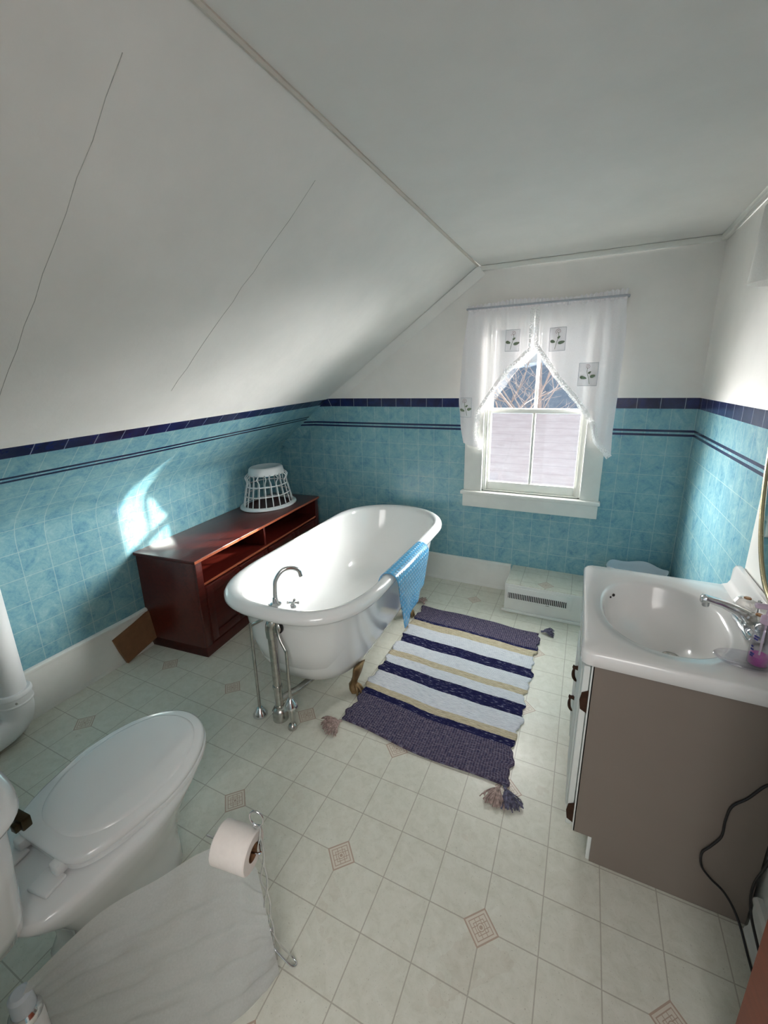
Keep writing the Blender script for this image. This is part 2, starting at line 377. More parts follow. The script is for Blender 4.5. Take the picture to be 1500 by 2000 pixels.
# ------------------------------------------------------------------ the room
YB, XC, ZC, YF = 2.075, 1.155, 2.18, -0.92
WX0, WX1, WZ0, WZ1 = -0.035, 0.60, 0.735, 1.86          # window opening in the back wall
bm = bmesh.new()
vs = [bm.verts.new(p) for p in ((-2.1, YF - 1.2, 0), (1.4, YF - 1.2, 0), (1.4, YB + .02, 0), (-2.1, YB + .02, 0))]
bm.faces.new(vs); struct(link('floor', bm, 'floor'))
def lerp(a, b, s): return a + (b - a) * s
def prof(y):
    s = max(-.5, (y + .1) / 2.175)
    sc = min(1, max(0, (y - .45) / (YB - .45)))
    cx = lerp(-.13, -.10, s)
    bx, bz = lerp(-1.17, -1.262, s), lerp(1.302, 1.37, s)
    kx = -1.635 - .158 * sc; kz = lerp(.912, .945, sc) if y > -.1 else .912
    return cx, bx, bz, kx, kz
def slope_sections(y):
    cx, bx, bz, kx, kz = prof(y)
    pts = [(cx, ZC, 1.373 + math.hypot(cx - bx, ZC - bz))]
    for k in range(1, 6): pts.append((lerp(cx, bx, k / 6), lerp(ZC, bz, k / 6), 1.373 + math.hypot(cx - bx, ZC - bz) * (1 - k / 6)))
    pts.append((bx, bz, 1.373))
    L = math.hypot(bx - kx, bz - kz); d = .10
    ux, uz = (bx - kx) / L, (bz - kz) / L
    vk = .80
    A = (kx + ux * d, kz + uz * d); B = (kx, kz - d)
    va = lerp(vk, 1.373, d / L)
    pts.append((lerp(bx, A[0], .5), lerp(bz, A[1], .5), lerp(1.373, va, .5)))
    for k in range(9):
        t_ = k / 8
        x = (1 - t_) ** 2 * A[0] + 2 * t_ * (1 - t_) * kx + t_ * t_ * B[0]
        z = (1 - t_) ** 2 * A[1] + 2 * t_ * (1 - t_) * kz + t_ * t_ * B[1]
        v = lerp(va, vk, t_ / .5) if t_ < .5 else lerp(vk, vk - d, (t_ - .5) / .5)
        pts.append((x, z, v))
    pts.append((kx, 0, vk - kz))
    return pts
ys = [YF - .02 + k * (YB + .02 - YF + .02) / 40 for k in range(41)]
bm = bmesh.new(); uvl = bm.loops.layers.uv.new('UVMap')
S = [slope_sections(y) for y in ys]
G = [[bm.verts.new((p[0], y, p[1])) for p in s] for y, s in zip(ys, S)]
for i in range(40):
    for j in range(len(S[0]) - 1):
        f = bm.faces.new((G[i][j], G[i + 1][j], G[i + 1][j + 1], G[i][j + 1]))
        for lp, (a, b_) in zip(f.loops, ((i, j), (i + 1, j), (i + 1, j + 1), (i, j + 1))):
            lp[uvl].uv = ((ys[a] - .1425) * 1.02, S[a][b_][2])
struct(link('wall_left', bm, 'wall', smooth=True))
def wallgrid(name, m, rects, axis, pos, uvf):
    bm = bmesh.new(); uvl = bm.loops.layers.uv.new('UVMap')
    for a0, a1, z0, z1 in rects:
        q = [(a0, z0), (a1, z0), (a1, z1), (a0, z1)]
        vs = [bm.verts.new((a, pos, z) if axis == 1 else (pos, a, z)) for a, z in q]
        f = bm.faces.new(vs)
        for lp, (a, z) in zip(f.loops, q): lp[uvl].uv = uvf(a, z)
    return struct(link(name, bm, m))
wallgrid('wall_back', 'wall', [(-2.0, WX0, 0, 2.3), (WX1, 1.3, 0, 2.3), (WX0, WX1, 0, WZ0), (WX0, WX1, WZ1, 2.3)], 1, YB,
         lambda x, z: ((x + .633) + .119 * 20, z))
wallgrid('wall_right', 'wall', [(YF - 1.2, YB + .02, 0, 2.3)], 0, XC, lambda y, z: (YB - y, z))
wallgrid('wall_front', 'paint', [(-2.0, .12, 0, 2.3), (1.12, 1.3, 0, 2.3), (.12, 1.12, 2.05, 2.3)], 1, YF, lambda x, z: (x, z))
wallgrid('wall_hall', 'paint', [(YF - 1.2, YF, 0, 2.3)], 0, -1.3, lambda y, z: (y, z))
bm = bmesh.new()
bm.faces.new([bm.verts.new(p) for p in ((-.30, YF - 1.2, ZC), (-.09, YB + .02, ZC), (1.3, YB + .02, ZC), (1.3, YF - 1.2, ZC))])
struct(link('ceiling', bm, 'paint'))
# panel of smooth white board on the right wall beyond the tile board
struct(BX('trim_1', (XC - .012, XC + .004, YF - .3, .905, .0, 1.40), 'trim', bev=.001))
# seam strip between slope and ceiling, strips along back and right wall
bm = bmesh.new(); tube(bm, [(-.138, YF, ZC - .004), (-.103, YB - .01, ZC - .004)], .0075, 6); struct(link('trim_2', bm, 'beige'))
bm = bmesh.new(); box(bm, -.1, XC, YB - .03, YB, ZC - .028, ZC - .001, .004); struct(link('trim_3', bm, 'trim', autosm=40))
bm = bmesh.new(); box(bm, XC - .03, XC, YF, YB - .03, ZC - .028, ZC - .001, .004); struct(link('trim_4', bm, 'trim', autosm=40))
# rake strip where the slope meets the back wall (painted like what it crosses)
bm = bmesh.new(); uvl = bm.loops.layers.uv.new('UVMap')
sec = [p for p in slope_sections(YB)][:-1]
sec = [p for p in sec if p[1] > .98]
rw = .058
prev = None
for i, (x, z, v) in enumerate(sec):
    a = sec[max(i - 1, 0)]; b_ = sec[min(i + 1, len(sec) - 1)]
    t_ = Vector((b_[0] - a[0], 0, b_[1] - a[1])).normalized(); n = Vector((-t_.z, 0, t_.x))
    if n.z > 0: n = -n
    p0 = Vector((x, YB - .060, z)) + n * .004; p1 = Vector((x, YB - .045, z)) + n * .012
    p2 = Vector((x, YB - .010, z)) + n * .048; p3 = Vector((x, YB - .001, z)) + n * rw
    row = [(bm.verts.new(p), p) for p in (p0, p1, p2, p3)]
    if prev:
        for k in range(3):
            f = bm.faces.new((prev[k][0], row[k][0], row[k + 1][0], prev[k + 1][0]))
            for lp in f.loops: lp[uvl].uv = (lp.vert.co.x, lp.vert.co.z if lp.vert.co.z > 1.35 else min(lp.vert.co.z, 1.37))
    prev = row
struct(link('trim_5', bm, 'wall', autosm=30))
# thin cracks between slope panels
def slope_pt(y, frac, off=.0015):
    cx, bx, bz, kx, kz = prof(y); return Vector((lerp(cx, bx, frac) + off * .6, y, lerp(ZC, bz, frac) - off * .8))
M['crack'] = mat('hairline_crack', sr(176, 176, 170), .9, fn=varied(sr(176, 176, 170), .2, 60))
for y0, fa, fb in ((-.19, .107, .97), (.418, .10, .82)):
    TB('trim_%d' % (6 if y0 < 0 else 7), [slope_pt(y0 + .004 * random.uniform(-1, 1), lerp(fa, fb, k / 14), .0002) for k in range(15)], .0007, 'crack', seg=5)
for n_ in ('trim_6', 'trim_7'): struct(bpy.data.objects[n_])
# baseboards
def baseboard(name, pts, h, th, m='trim', qr=True):
    """pts: floor polyline of the wall face, room on the right-hand side of travel"""
    bm = bmesh.new()
    P = [Vector((*p, 0)) for p in pts]
    prof_ = [(0, 0), (.022, 0), (.021, .010), (.016, .018), (th, .022), (th, h - .022), (th + .006, h - .018), (th + .006, h - .008), (th - .002, h), (0, h)]
    rings = []
    for i, p in enumerate(P):
        d = (P[min(i + 1, len(P) - 1)] - P[max(i - 1, 0)]).normalized(); n = Vector((d.y, -d.x, 0))
        rings.append([p + n * a + Vector((0, 0, z)) for a, z in prof_])
    ringloft(bm, rings)
    bmesh.ops.recalc_face_normals(bm, faces=bm.faces[:])
    return struct(link(name, bm, m, autosm=30))
baseboard('baseboard_left', [(-1.635, YF), (-1.635, .45), (-1.782, YB)], .245, .014)
baseboard('baseboard_back', [(-1.78, YB), (.20, YB)], .205, .014)
baseboard('baseboard_right', [(XC - .012, .30), (XC - .012, YF)], .13, .014)
# ------------------------------------------------------------------ window
win = bpy.data.objects.new('window_1', None); col.objects.link(win); struct(win)
def wb(name, dims, m='trim', bev=.003, parent=win): return BX(name, dims, m, parent, bev)
yi = YB - .018
bm = bmesh.new()
box(bm, -.160, WX0, yi, YB, .725, 1.93, .003); box(bm, WX1, .712, yi, YB, .725, 1.93, .003); box(bm, -.160, .712, yi - .004, YB, 1.86, 1.945, .003)
link('casing', bm, 'trim', win, autosm=35)
wb('window_sill', (-.178, .722, YB - .050, YB + .035, .705, .731), bev=.006)
wb('apron', (-.166, .712, YB - .022, YB, .612, .706), bev=.003)
bm = bmesh.new()   # jamb box
for d in ((WX0 - .01, WX0 + .012, YB, YB + .13, WZ0, WZ1), (WX1 - .012, WX1 + .01, YB, YB + .13, WZ0, WZ1), (WX0, WX1, YB, YB + .13, WZ1 - .012, WZ1 + .01), (WX0, WX1, YB, YB + .15, WZ0 - .02, WZ0 + .005)):
    box(bm, *d)
box(bm, WX0 + .012, WX0 + .024, YB + .005, YB + .022, WZ0, WZ1); box(bm, WX1 - .024, WX1 - .012, YB + .005, YB + .022, WZ0, WZ1)
link('jamb', bm, 'trim', win)
def sash(name, x0, x1, z0, z1, y, st, top, bot):
    bm = bmesh.new()
    box(bm, x0, x0 + st, y, y + .03, z0, z1, .003); box(bm, x1 - st, x1, y, y + .03, z0, z1, .003)
    box(bm, x0 + st, x1 - st, y, y + .03, z0, z0 + bot, .003); box(bm, x0 + st, x1 - st, y, y + .03, z1 - top, z1, .003)
    xm = (x0 + x1) / 2
    box(bm, xm - .009, xm + .009, y + .002, y + .028, z0 + bot, z1 - top, .003)
    s = link(name, bm, 'trim', win, autosm=35)
    for a, b_ in ((x0 + st, xm - .009), (xm + .009, x1 - st)):
        BX('pane', (a, b_, y + .014, y + .017, z0 + bot, z1 - top), 'pane', s, bev=0)
    return s
sash('lower_sash', WX0 + .012, WX1 - .012, .74, 1.303, YB + .022, .028, .028, .058)
sash('upper_sash', WX0 + .012, WX1 - .012, 1.275, 1.85, YB + .055, .028, .04, .028)
# ------------------------------------------------------------------ outside
bm = bmesh.new()
bm.faces.new([bm.verts.new(p) for p in ((-30, 2.3, -3.2), (30, 2.3, -3.2), (30, 60, -3.2), (-30, 60, -3.2))]); struct(link('ground', bm, 'grass'))
bh = thing('neighbouring_house', 'pale shingled roof of the house seen through the lower window panes', 'house')
bm = bmesh.new(); box(bm, -5.0, 4.2, 4.2, 9.6, -3.2, -1.05); link('wall', bm, 'snow', bh)
bm = bmesh.new()
ringloft(bm, [[(-5.3, 4.0, -1.1), (-5.3, 6.9, .93), (-5.3, 9.8, -1.1), (-5.3, 9.8, -1.22), (-5.3, 6.9, .81), (-5.3, 4.0, -1.22)],
              [(4.5, 4.0, -1.1), (4.5, 6.9, .93), (4.5, 9.8, -1.1), (4.5, 9.8, -1.22), (4.5, 6.9, .81), (4.5, 4.0, -1.22)]])
bmesh.ops.recalc_face_normals(bm, faces=bm.faces[:]); link('roof', bm, 'roof', bh)
bm = bmesh.new(); tube(bm, [(-5.3, 6.9, .95), (4.5, 6.9, .95)], .05, 8); link('ridge', bm, 'snow', bh)
bm = bmesh.new()
N = 60; rows = []
for i in range(N + 1):
    x = -30 + 60 * i / N; hgt = 3.6 + .9 * math.sin(x * .21) + .5 * math.sin(x * .9 + 1) + .25 * random.random()
    rows.append([bm.verts.new((x, 26, -3.2)), bm.verts.new((x, 31, hgt * .55)), bm.verts.new((x, 36, hgt)), bm.verts.new((x, 44, -3.2))])
for a, b_ in zip(rows, rows[1:]):
    for k in range(3): bm.faces.new((a[k], b_[k], b_[k + 1], a[k + 1]))
struct(link('wooded_hill', bm, 'hill', smooth=True))
def tree(loc, seed, h, label):
    rnd = random.Random(seed); t_ = thing('bare_tree', label, 'tree', group=None)
    bmT = bmesh.new(); bmB = bmesh.new()
    def br(p, d, L, r, dep, bm):
        pts = [p]; q = p.copy(); dd = d.copy()
        for k in range(4):
            dd = (dd + Vector((rnd.uniform(-.22, .22), rnd.uniform(-.22, .22), rnd.uniform(-.1, .16)))).normalized(); q = q + dd * L / 4; pts.append(q.copy())
        tube(bm, pts, lambda s: r * (1 - .55 * s), 5)
        if dep == 0: return
        for k in range(4 if dep > 1 else 3):
            at = pts[rnd.choice([1, 2, 3, 4])]; a = rnd.uniform(0, 2 * PI)
            nd = (dd * .55 + Vector((math.cos(a), math.sin(a), rnd.uniform(-.1, .5))) * .75).normalized()
            br(at, nd, L * rnd.uniform(.5, .72), r * .48, dep - 1, bmB)
    br(Vector(loc), Vector((0, 0, 1)), h, .11, 4, bmT)
    link('trunk', bmT, 'bark', t_); link('branches', bmB, 'bark', t_)
tree((-2.2, 12.2, -3.2), 3, 4.6, 'pale bare tree beyond the roof, seen behind the left half of the window')
tree((-.5, 13.5, -3.2), 11, 5.2, 'pale bare tree beyond the roof, seen through the right upper pane')
# ------------------------------------------------------------------ curtain
ct = thing('window_curtain', 'sheer white tie-back style curtain with lace hems and embroidered flowers', 'curtain')
def cy(x, z):
    f = min(1, (1.93 - z) / .25)
    return YB - .055 + .008 * math.sin(x * 78 + 1.3 * math.sin(x * 9)) * (1 - .5 * f) + .010 * f * math.sin(x * 31 + 2 * z) + .006 * f * math.sin(x * 57)
def panel(name, outer, inner, n=70, m_=60, zt=1.912, lace=.030):
    """outer/inner: functions s(0 top..1 bottom) -> (x, z) border lines"""
    bm = bmesh.new(); bl = bmesh.new()
    G = []; Lr = []
    for j in range(m_ + 1):
        s = j / m_; o = outer(s); i_ = inner(s); row = []
        for k in range(n + 1):
            q = k / n; x = lerp(o[0], i_[0], q); z = lerp(o[1], i_[1], q)
            row.append(bm.verts.new((x, cy(x, z), z)))
        G.append(row)
    for a, b_ in zip(G, G[1:]):
        for k in range(n):
            bm.faces.new((a[k], a[k + 1], b_[k + 1], b_[k]))
    p = link(name, bm, 'sheer', ct, smooth=True)
    for j in range(m_ + 1):   # lace border following the inner line
        s = j / m_; i_ = inner(s); i2 = inner(min(1, s + .01)); i0 = inner(max(0, s - .01))
        t_ = Vector((i2[0] - i0[0], 0, i2[1] - i0[1])).normalized() if s > 0 else Vector((0, 0, -1))
        sg = 1 if inner(.5)[0] > outer(.5)[0] else -1
        n_ = Vector((-t_.z * sg, 0, t_.x * sg)) * 1
        if n_.x * sg < 0: n_ = -n_
        wv = lace * (1 + .18 * math.sin(s * 90)) * min(1, max(.25, (s - .18) * 6))
        a = Vector((i_[0], 0, i_[1])) - n_ * lace * .8; c = Vector((i_[0], 0, i_[1])) + n_ * wv * .35
        Lr.append((bl.verts.new((a.x, cy(a.x, a.z) - .003, a.z)), bl.verts.new((c.x, cy(c.x, c.z) - .004, c.z))))
    for a, b_ in zip(Lr, Lr[1:]): bl.faces.new((a[0], a[1], b_[1], b_[0]))
    link('lace_hem', bl, 'lace', p, smooth=True)
    return p
def pw(pts):
    def f(s):
        for (s0, x0, z0), (s1, x1, z1) in zip(pts, pts[1:]):
            if s <= s1:
                t_ = (s - s0) / (s1 - s0); return (lerp(x0, x1, t_), lerp(z0, z1, t_))
        return pts[-1][1:]
    return f
panel_l = panel('left_panel', pw([(0, -.150, 1.912), (.25, -.185, 1.66), (.6, -.205, 1.36), (.85, -.185, 1.17), (1, -.160, 1.075)]),
                pw([(0, .250, 1.912), (.28, .252, 1.665), (.45, .120, 1.55), (.62, .02, 1.41), (.78, -.06, 1.29), (.9, -.075, 1.15), (1, -.040, 1.035)]))
panel_r = panel('right_panel', pw([(0, .735, 1.912), (.25, .752, 1.72), (.6, .745, 1.32), (.85, .742, 1.17), (1, .748, 1.03)]),
                pw([(0, .256, 1.912), (.26, .262, 1.69), (.45, .40, 1.50), (.62, .535, 1.345), (.78, .630, 1.21), (.9, .650, 1.12), (1, .735, 1.02)]))
# gathered header above the rod and rod pocket
bm = bmesh.new(); rows = []
for k in range(241):
    x = lerp(-.158, .738, k / 240); a = math.sin(k * 1.05) * .007 + .003 * math.sin(k * .31)
    top = 1.955 + .008 * math.sin(x * 11) + .004 * math.sin(k * .9)
    rows.append([bm.verts.new((x, YB - .052 + a * q, z)) for z, q in ((1.905, 1), (1.914, 1.2), (1.922, .3), (1.938, .3), (1.945, 1.2), (top, 1.5))])
for a, b_ in zip(rows, rows[1:]):
    for k in range(5): bm.faces.new((a[k], b_[k], b_[k + 1], a[k + 1]))
link('header', bm, 'sheer', ct, smooth=True)
rod = TB('curtain_rod', [(-.165, YB - .006, 1.930), (-.165, YB - .045, 1.930), (-.155, YB - .052, 1.930), (.735, YB - .052, 1.930), (.745, YB - .045, 1.930), (.745, YB - .006, 1.930)], .0065, 'threadgrey', None, 8)
tag(rod, 'thin flat metal curtain rod threaded through the top of the sheer curtain', 'curtain rod')
def patch(x0, x1, z0, z1, par, flip=1):
    cx, cz = (x0 + x1) / 2, (z0 + z1) / 2; W_, H_ = x1 - x0, z1 - z0
    Y = lambda x, z: cy(x, z) - .0035
    bm = bmesh.new()
    nn = 10; g = [[bm.verts.new((lerp(x0, x1, i / nn), Y(lerp(x0, x1, i / nn), lerp(z0, z1, j / nn)) + .001, lerp(z0, z1, j / nn))) for i in range(nn + 1)] for j in range(nn + 1)]
    for j in range(nn):
        for i in range(nn): bm.faces.new((g[j][i], g[j][i + 1], g[j + 1][i + 1], g[j + 1][i]))
    e = link('flower_patch', bm, 'lace_plain', par, smooth=True)
    bm = bmesh.new()
    c = [(x0, z0), (x1, z0), (x1, z1), (x0, z1), (x0, z0)]
    for a, b_ in zip(c, c[1:]):
        tube(bm, [(lerp(a[0], b_[0], k / 8), Y(lerp(a[0], b_[0], k / 8), lerp(a[1], b_[1], k / 8)), lerp(a[1], b_[1], k / 8)) for k in range(9)], .0011, 5)
    link('patch_border', bm, 'threadgrey', e)
    bm = bmesh.new()
    st = [(cx - .012 * flip, cz - H_ * .42), (cx - .004 * flip, cz - H_ * .15), (cx + .006 * flip, cz + H_ * .1), (cx + .004 * flip, cz + H_ * .3)]
    tube(bm, [(x, Y(x, z) - .001, z) for x, z in st], .0013, 5, 4)
    def leaf(lx, lz, ang, L, wd):
        vs = []
        for k in range(10):
            a = 2 * PI * k / 10; px = math.cos(a) * L; pz = math.sin(a) * wd * (1 - .3 * math.cos(a))
            x = lx + px * math.cos(ang) - pz * math.sin(ang); z = lz + px * math.sin(ang) + pz * math.cos(ang)
            vs.append(bm.verts.new((x, Y(x, z) - .0012, z)))
        bm.faces.new(vs)
    leaf(cx - .026 * flip, cz - H_ * .08, -.3 * flip, .015, .009); leaf(cx + .024 * flip, cz - H_ * .14, .25 * flip, .020, .009); leaf(cx + .008, cz + H_ * .08, .7, .010, .006)
    link('leaves', bm, 'thread', e)
    bm = bmesh.new()
    fx, fz = cx + .004 * flip, cz + H_ * .33
    tube(bm, [(fx + (.003 + .0011 * k) * math.cos(k * .8), Y(fx, fz) - .001, fz + (.003 + .001 * k) * math.sin(k * .8)) for k in range(14)], .0013, 5)
    link('flower', bm, 'threadpink', e)
M['lace_plain'] = mat('patch_cloth', fn=f_sheer((.96, .95, .97), .9, .09))
patch(.345, .438, 1.652, 1.785, panel_r); patch(.525, .628, 1.446, 1.578, panel_r, -1)
patch(.088, .172, 1.662, 1.790, panel_l); patch(-.190, -.112, 1.250, 1.378, panel_l, -1)
# ------------------------------------------------------------------ floor register box
rb = thing('register_box', 'low white wooden box with vinyl tile top and slotted heating register', 'heating vent')
RX0, RX1, RY, RZ = .212, 1.13, 1.765, .198
bm = bmesh.new(); box(bm, RX0, RX1, RY, YB - .001, 0.002, RZ, .003); link('box_body', bm, 'trim', rb, autosm=35)
bm = bmesh.new(); box(bm, RX0 + .006, RX1, RY + .004, YB - .001, RZ, RZ + .004); link('vinyl_top', bm, 'floor', rb)
bm = bmesh.new(); box(bm, RX0 - .016, RX1, RY - .014, RY, 0.001, .022, .006); link('shoe_moulding', bm, 'trim', rb, autosm=35)
grl = BX('register_grille', (.226, .620, RY - .008, RY, .086, .182), 'trim', rb, .004)
BX('register_cavity', (.236, .594, RY - .0095, RY - .007, .104, .143), 'dark', grl, 0)
for k in range(33):
    xx = .2405 + k * .0109
    BX('louvre', (xx, xx + .0042, RY - .0125, RY - .008, .103, .144), 'trim', grl, 0)
BX('damper_lever', (.470, .490, RY - .011, RY - .007, .094, .097), 'oldchrome', grl, 0)
# ------------------------------------------------------------------ rug
rg = thing('rag_rug', 'striped woven rug in navy, white and beige with corner tassels', 'rug')
def rug_edge(v): return .006 * math.sin(v * 23) + .007 * math.sin(v * 61 + 1) + .004 * math.sin(v * 140)
def rugz(u, v): return .010 + .0022 * math.sin(v * 37 + 3 * math.sin(u * 2)) * (.5 + .5 * math.sin(u * 5 + 1)) + .0015 * math.sin(u * 19 + v * 8)
RA, RB, RCc, RD = Vector((-.292, .500, 0)), Vector((.447, .462, 0)), Vector((.462, 1.560, 0)), Vector((-.296, 1.600, 0))
bm = bmesh.new(); uvl = bm.loops.layers.uv.new('UVMap'); nu, nv = 80, 130
def rp(u, v):
    p = (RA * (1 - u) + RB * u) * (1 - v) + (RD * (1 - u) + RCc * u) * v
    e = (abs(u - .5) * 2) ** 6
    p.x += e * (rug_edge(v) if u > .5 else -rug_edge(v + .37)); p.y += .006 * math.sin(u * 9) * (1 - 2 * v) - .012 * math.sin(u * PI) * (1 - v)
    return p
top = [[bm.verts.new(rp(i / nu, j / nv) + Vector((0, 0, rugz(i / nu, j / nv)))) for i in range(nu + 1)] for j in range(nv + 1)]
for j in range(nv):
    for i in range(nu):
        f = bm.faces.new((top[j][i], top[j][i + 1], top[j + 1][i + 1], top[j + 1][i]))
        for lp, (a, b_) in zip(f.loops, ((i, j), (i + 1, j), (i + 1, j + 1), (i, j + 1))): lp[uvl].uv = (a / nu * .745, b_ / nv)
rim = [(i, 0) for i in range(nu)] + [(nu, j) for j in range(nv)] + [(i, nv) for i in range(nu, 0, -1)] + [(0, j) for j in range(nv, 0, -1)]
low = []
for i, j in rim:
    q = top[j][i].co; low.append(bm.verts.new((q.x, q.y, .0015)))
for k in range(len(rim)):
    a, b_ = rim[k], rim[(k + 1) % len(rim)]
    f = bm.faces.new((top[b_[1]][b_[0]], top[a[1]][a[0]], low[k], low[(k + 1) % len(rim)]))
    for lp in f.loops: lp[uvl].uv = (a[0] / nu * .745, a[1] / nv)
link('woven_body', bm, 'rug', rg, smooth=True)
def tassel(cx, cy_, ang, m, seed, n=46, L=.062, spread=1.0):
    rnd = random.Random(seed); bm = bmesh.new()
    d0 = Vector((math.cos(ang), math.sin(ang), 0))
    tube(bm, [(cx - d0.x * .004, cy_ - d0.y * .004, .011), (cx + d0.x * .014, cy_ + d0.y * .014, .014)], .006, 8)
    for k in range(n):
        a = ang + rnd.uniform(-.75, .75) * spread; l = L * rnd.uniform(.65, 1.05); hz = rnd.uniform(.004, .026)
        p = [Vector((cx, cy_, .012)) + d0 * .008]
        e = Vector((math.cos(a), math.sin(a), 0))
        for s in (.3, .6, .85, 1.0):
            q = p[0] + e * l * s; q.z = lerp(.014, hz, s) * (1 if s < .95 else .7) + .006 * math.sin(s * PI) + rnd.uniform(-.002, .002); q.z = max(q.z, .003)
            q += Vector((rnd.uniform(-.003, .003), rnd.uniform(-.003, .003), 0)); p.append(q)
        tube(bm, p, lambda s: .0019, 5)
    link('tassel', bm, m, rg, smooth=True)
tassel(-.288, .482, math.radians(235), 'tas1', 1, 110, .080, 1.3)
tassel(.425, .450, math.radians(262), 'tas1', 2, 90, .080, .8)
tassel(.445, .452, math.radians(300), 'tas2', 3, 90, .080, .8)
tassel(.468, 1.585, math.radians(10), 'tas2', 4, 70, .065, .9)
tassel(-.300, 1.625, math.radians(130), 'tas1', 5, 80, .06, 1.2)
# ------------------------------------------------------------------ bath tub
tb = thing('clawfoot_bathtub', 'white clawfoot bathtub with rolled rim on aged brass feet', 'bathtub')
TUBM = Matrix.Translation((-.545, .325, 0)) @ Matrix.Rotation(math.radians(1.6), 4, 'Z')
TL, THW = 1.665, .385
def tub_ring(z, side, near, far, n=112):
    a = THW - side; out = []
    y0 = near; y1 = TL - far
    rn = min(.46, a * 1.3); yc0 = y0 + rn; yc1 = y1 - a * 1.05
    for k in range(n):
        t_ = 2 * PI * k / n - PI / 2; c, s = math.cos(t_), math.sin(t_)
        if s < 0:
            e = 2 / 2.75; x = a * abs(c) ** e * (1 if c > 0 else -1); y = yc0 - rn * abs(s) ** e
        else:
            e = 2 / 2.15; x = a * abs(c) ** e * (1 if c > 0 else -1); y = yc1 + (y1 - yc1) * abs(s) ** e
        out.append(TUBM @ Vector((x, y, z)))
    return out
rings = [(.118, .30, .36, .50), (.120, .24, .29, .44), (.132, .17, .215, .36), (.165, .125, .165, .29), (.23, .093, .135, .225), (.32, .075, .115, .17), (.42, .062, .095, .12), (.51, .053, .075, .08),
         (.532, .050, .068, .066), (.537, .036, .046, .046), (.538, .018, .022, .022), (.545, .006, .008, .008), (.558, .000, .0, .0), (.572, .001, .001, .001), (.584, .008, .009, .009), (.591, .020, .022, .022),
         (.593, .033, .037, .037), (.589, .046, .052, .052), (.578, .055, .064, .064), (.560, .060, .071, .071), (.52, .064, .078, .085), (.44, .071, .086, .118), (.34, .083, .098, .17), (.25, .105, .125, .24), (.195, .145, .175, .32), (.170, .20, .25, .40), (.165, .27, .33, .48)]
bm = bmesh.new(); ringloft(bm, [tub_ring(*r) for r in rings]); link('tub_body', bm, 'enamel', tb, smooth=True)
def clawfoot(sx, y):
    bm = bmesh.new(); c = TUBM @ Vector((0, y, 0)); d = Vector((sx, -.15 if y < .8 else .15, 0)).normalized(); sd_ = Vector((-d.y, d.x, 0))
    path = [(.268, .172, .012, .040), (.258, .150, .020, .036), (.250, .122, .020, .028), (.240, .090, .017, .020), (.228, .060, .016, .017), (.224, .042, .024, .025), (.232, .022, .030, .030), (.236, .008, .024, .026), (.236, .001, .016, .018)]
    rings = []
    for r, z, a, b_ in path:
        o = c + d * r
        rings.append([Vector((o.x, o.y, z)) + d * a * math.cos(t_) + sd_ * b_ * math.sin(t_) * (1 + .12 * math.cos(4 * t_)) for t_ in [2 * PI * k / 16 for k in range(16)]])
    ringloft(bm, rings); o = c + d * .232
    for q in (-.6, 0, .6):
        e = (d * math.cos(q) + sd_ * math.sin(q))
        tube(bm, [Vector((o.x, o.y, .050)), Vector((o.x, o.y, .036)) + e * .026, Vector((o.x, o.y, .016)) + e * .037, Vector((o.x, o.y, .002)) + e * .034], lambda s: .009 * (1 - .5 * s), 8, 3)
    bmesh.ops.recalc_face_normals(bm, faces=bm.faces[:])
    link('claw_foot', bm, 'brass', tb, smooth=True)
for sx in (1, -1):
    for y in (.395, 1.09): clawfoot(sx, y)
# faucet and supplies
fc = thing('bath_faucet', 'chrome gooseneck tub faucet with cross handle and two supply pipes to the floor', 'faucet')
fx, fy = -.530, .400
g = [(fx, fy, .46), (fx, fy, .56), (fx, fy + .005, .66), (fx + .004, fy + .012, .700), (fx + .022, fy + .035, .733), (fx + .046, fy + .062, .738), (fx + .066, fy + .085, .722), (fx + .072, fy + .092, .692)]
TB('spout', g, .0088, 'chrome', fc, 14, 6)
LT('base_flange', [(.0, 0), (.024, 0), (.024, .004), (.014, .010), (.010, .03), (0, .03)], (fx, fy, .588), 'chrome', fc, 24)
def cross(x, y, z, s=1):
    h = LT('handle_stem', [(0, 0), (.011, 0), (.011, .006), (.006, .012), (.006, .024), (0, .024)], (x, y, z), 'chrome', fc, 16)
    bm = bmesh.new()
    for a in (.4, .4 + PI / 2):
        d = Vector((math.cos(a), math.sin(a), 0)) * .022 * s; tube(bm, [Vector((x, y, z + .022)) - d, Vector((x, y, z + .022)) + d], lambda q: .0045 if .15 < q < .85 else .0035, 8)
        for sg in (1, -1):
            e = Vector((x, y, z + .022)) + d * sg; tube(bm, [e - d * .15, e + d * .12], .0052, 8)
    link('cross_handle', bm, 'chrome', h, smooth=True)
cross(fx + .082, fy + .014, .585)
cross(fx - .020, fy - .004, .560, .5)
def escut(x, y, z, m='chrome', r=.034, h=.038):
    return [(0, 0), (r, 0), (r, .004), (r * .78, h * .45), (r * .5, h * .85), (.012, h), (.0, h)]
lx, ly = -.658, .372
TB('hot_supply_pipe', [(lx, ly, .012), (lx, ly, .44), (lx + .003, ly + .002, .468), (lx + .03, ly + .01, .488), (lx + .07, ly + .022, .512), (lx + .095, ly + .03, .530)], .0068, 'oldchrome', fc, 12, 5)
LT('escutcheon', escut(0, 0, 0), (lx, ly, .0015), 'chrome', fc, 28)
rx, ry = -.470, .368
TB('cold_supply_pipe', [(rx, ry, .012), (rx + .002, ry, .36), (rx - .004, ry + .003, .395), (rx - .032, ry + .010, .432), (rx - .05, ry + .018, .47), (rx - .055, ry + .022, .53)], .0068, 'oldchrome', fc, 12, 5)
LT('raised_escutcheon', escut(0, 0, 0, r=.033, h=.04), (rx, ry, .118), 'chrome', fc, 28)
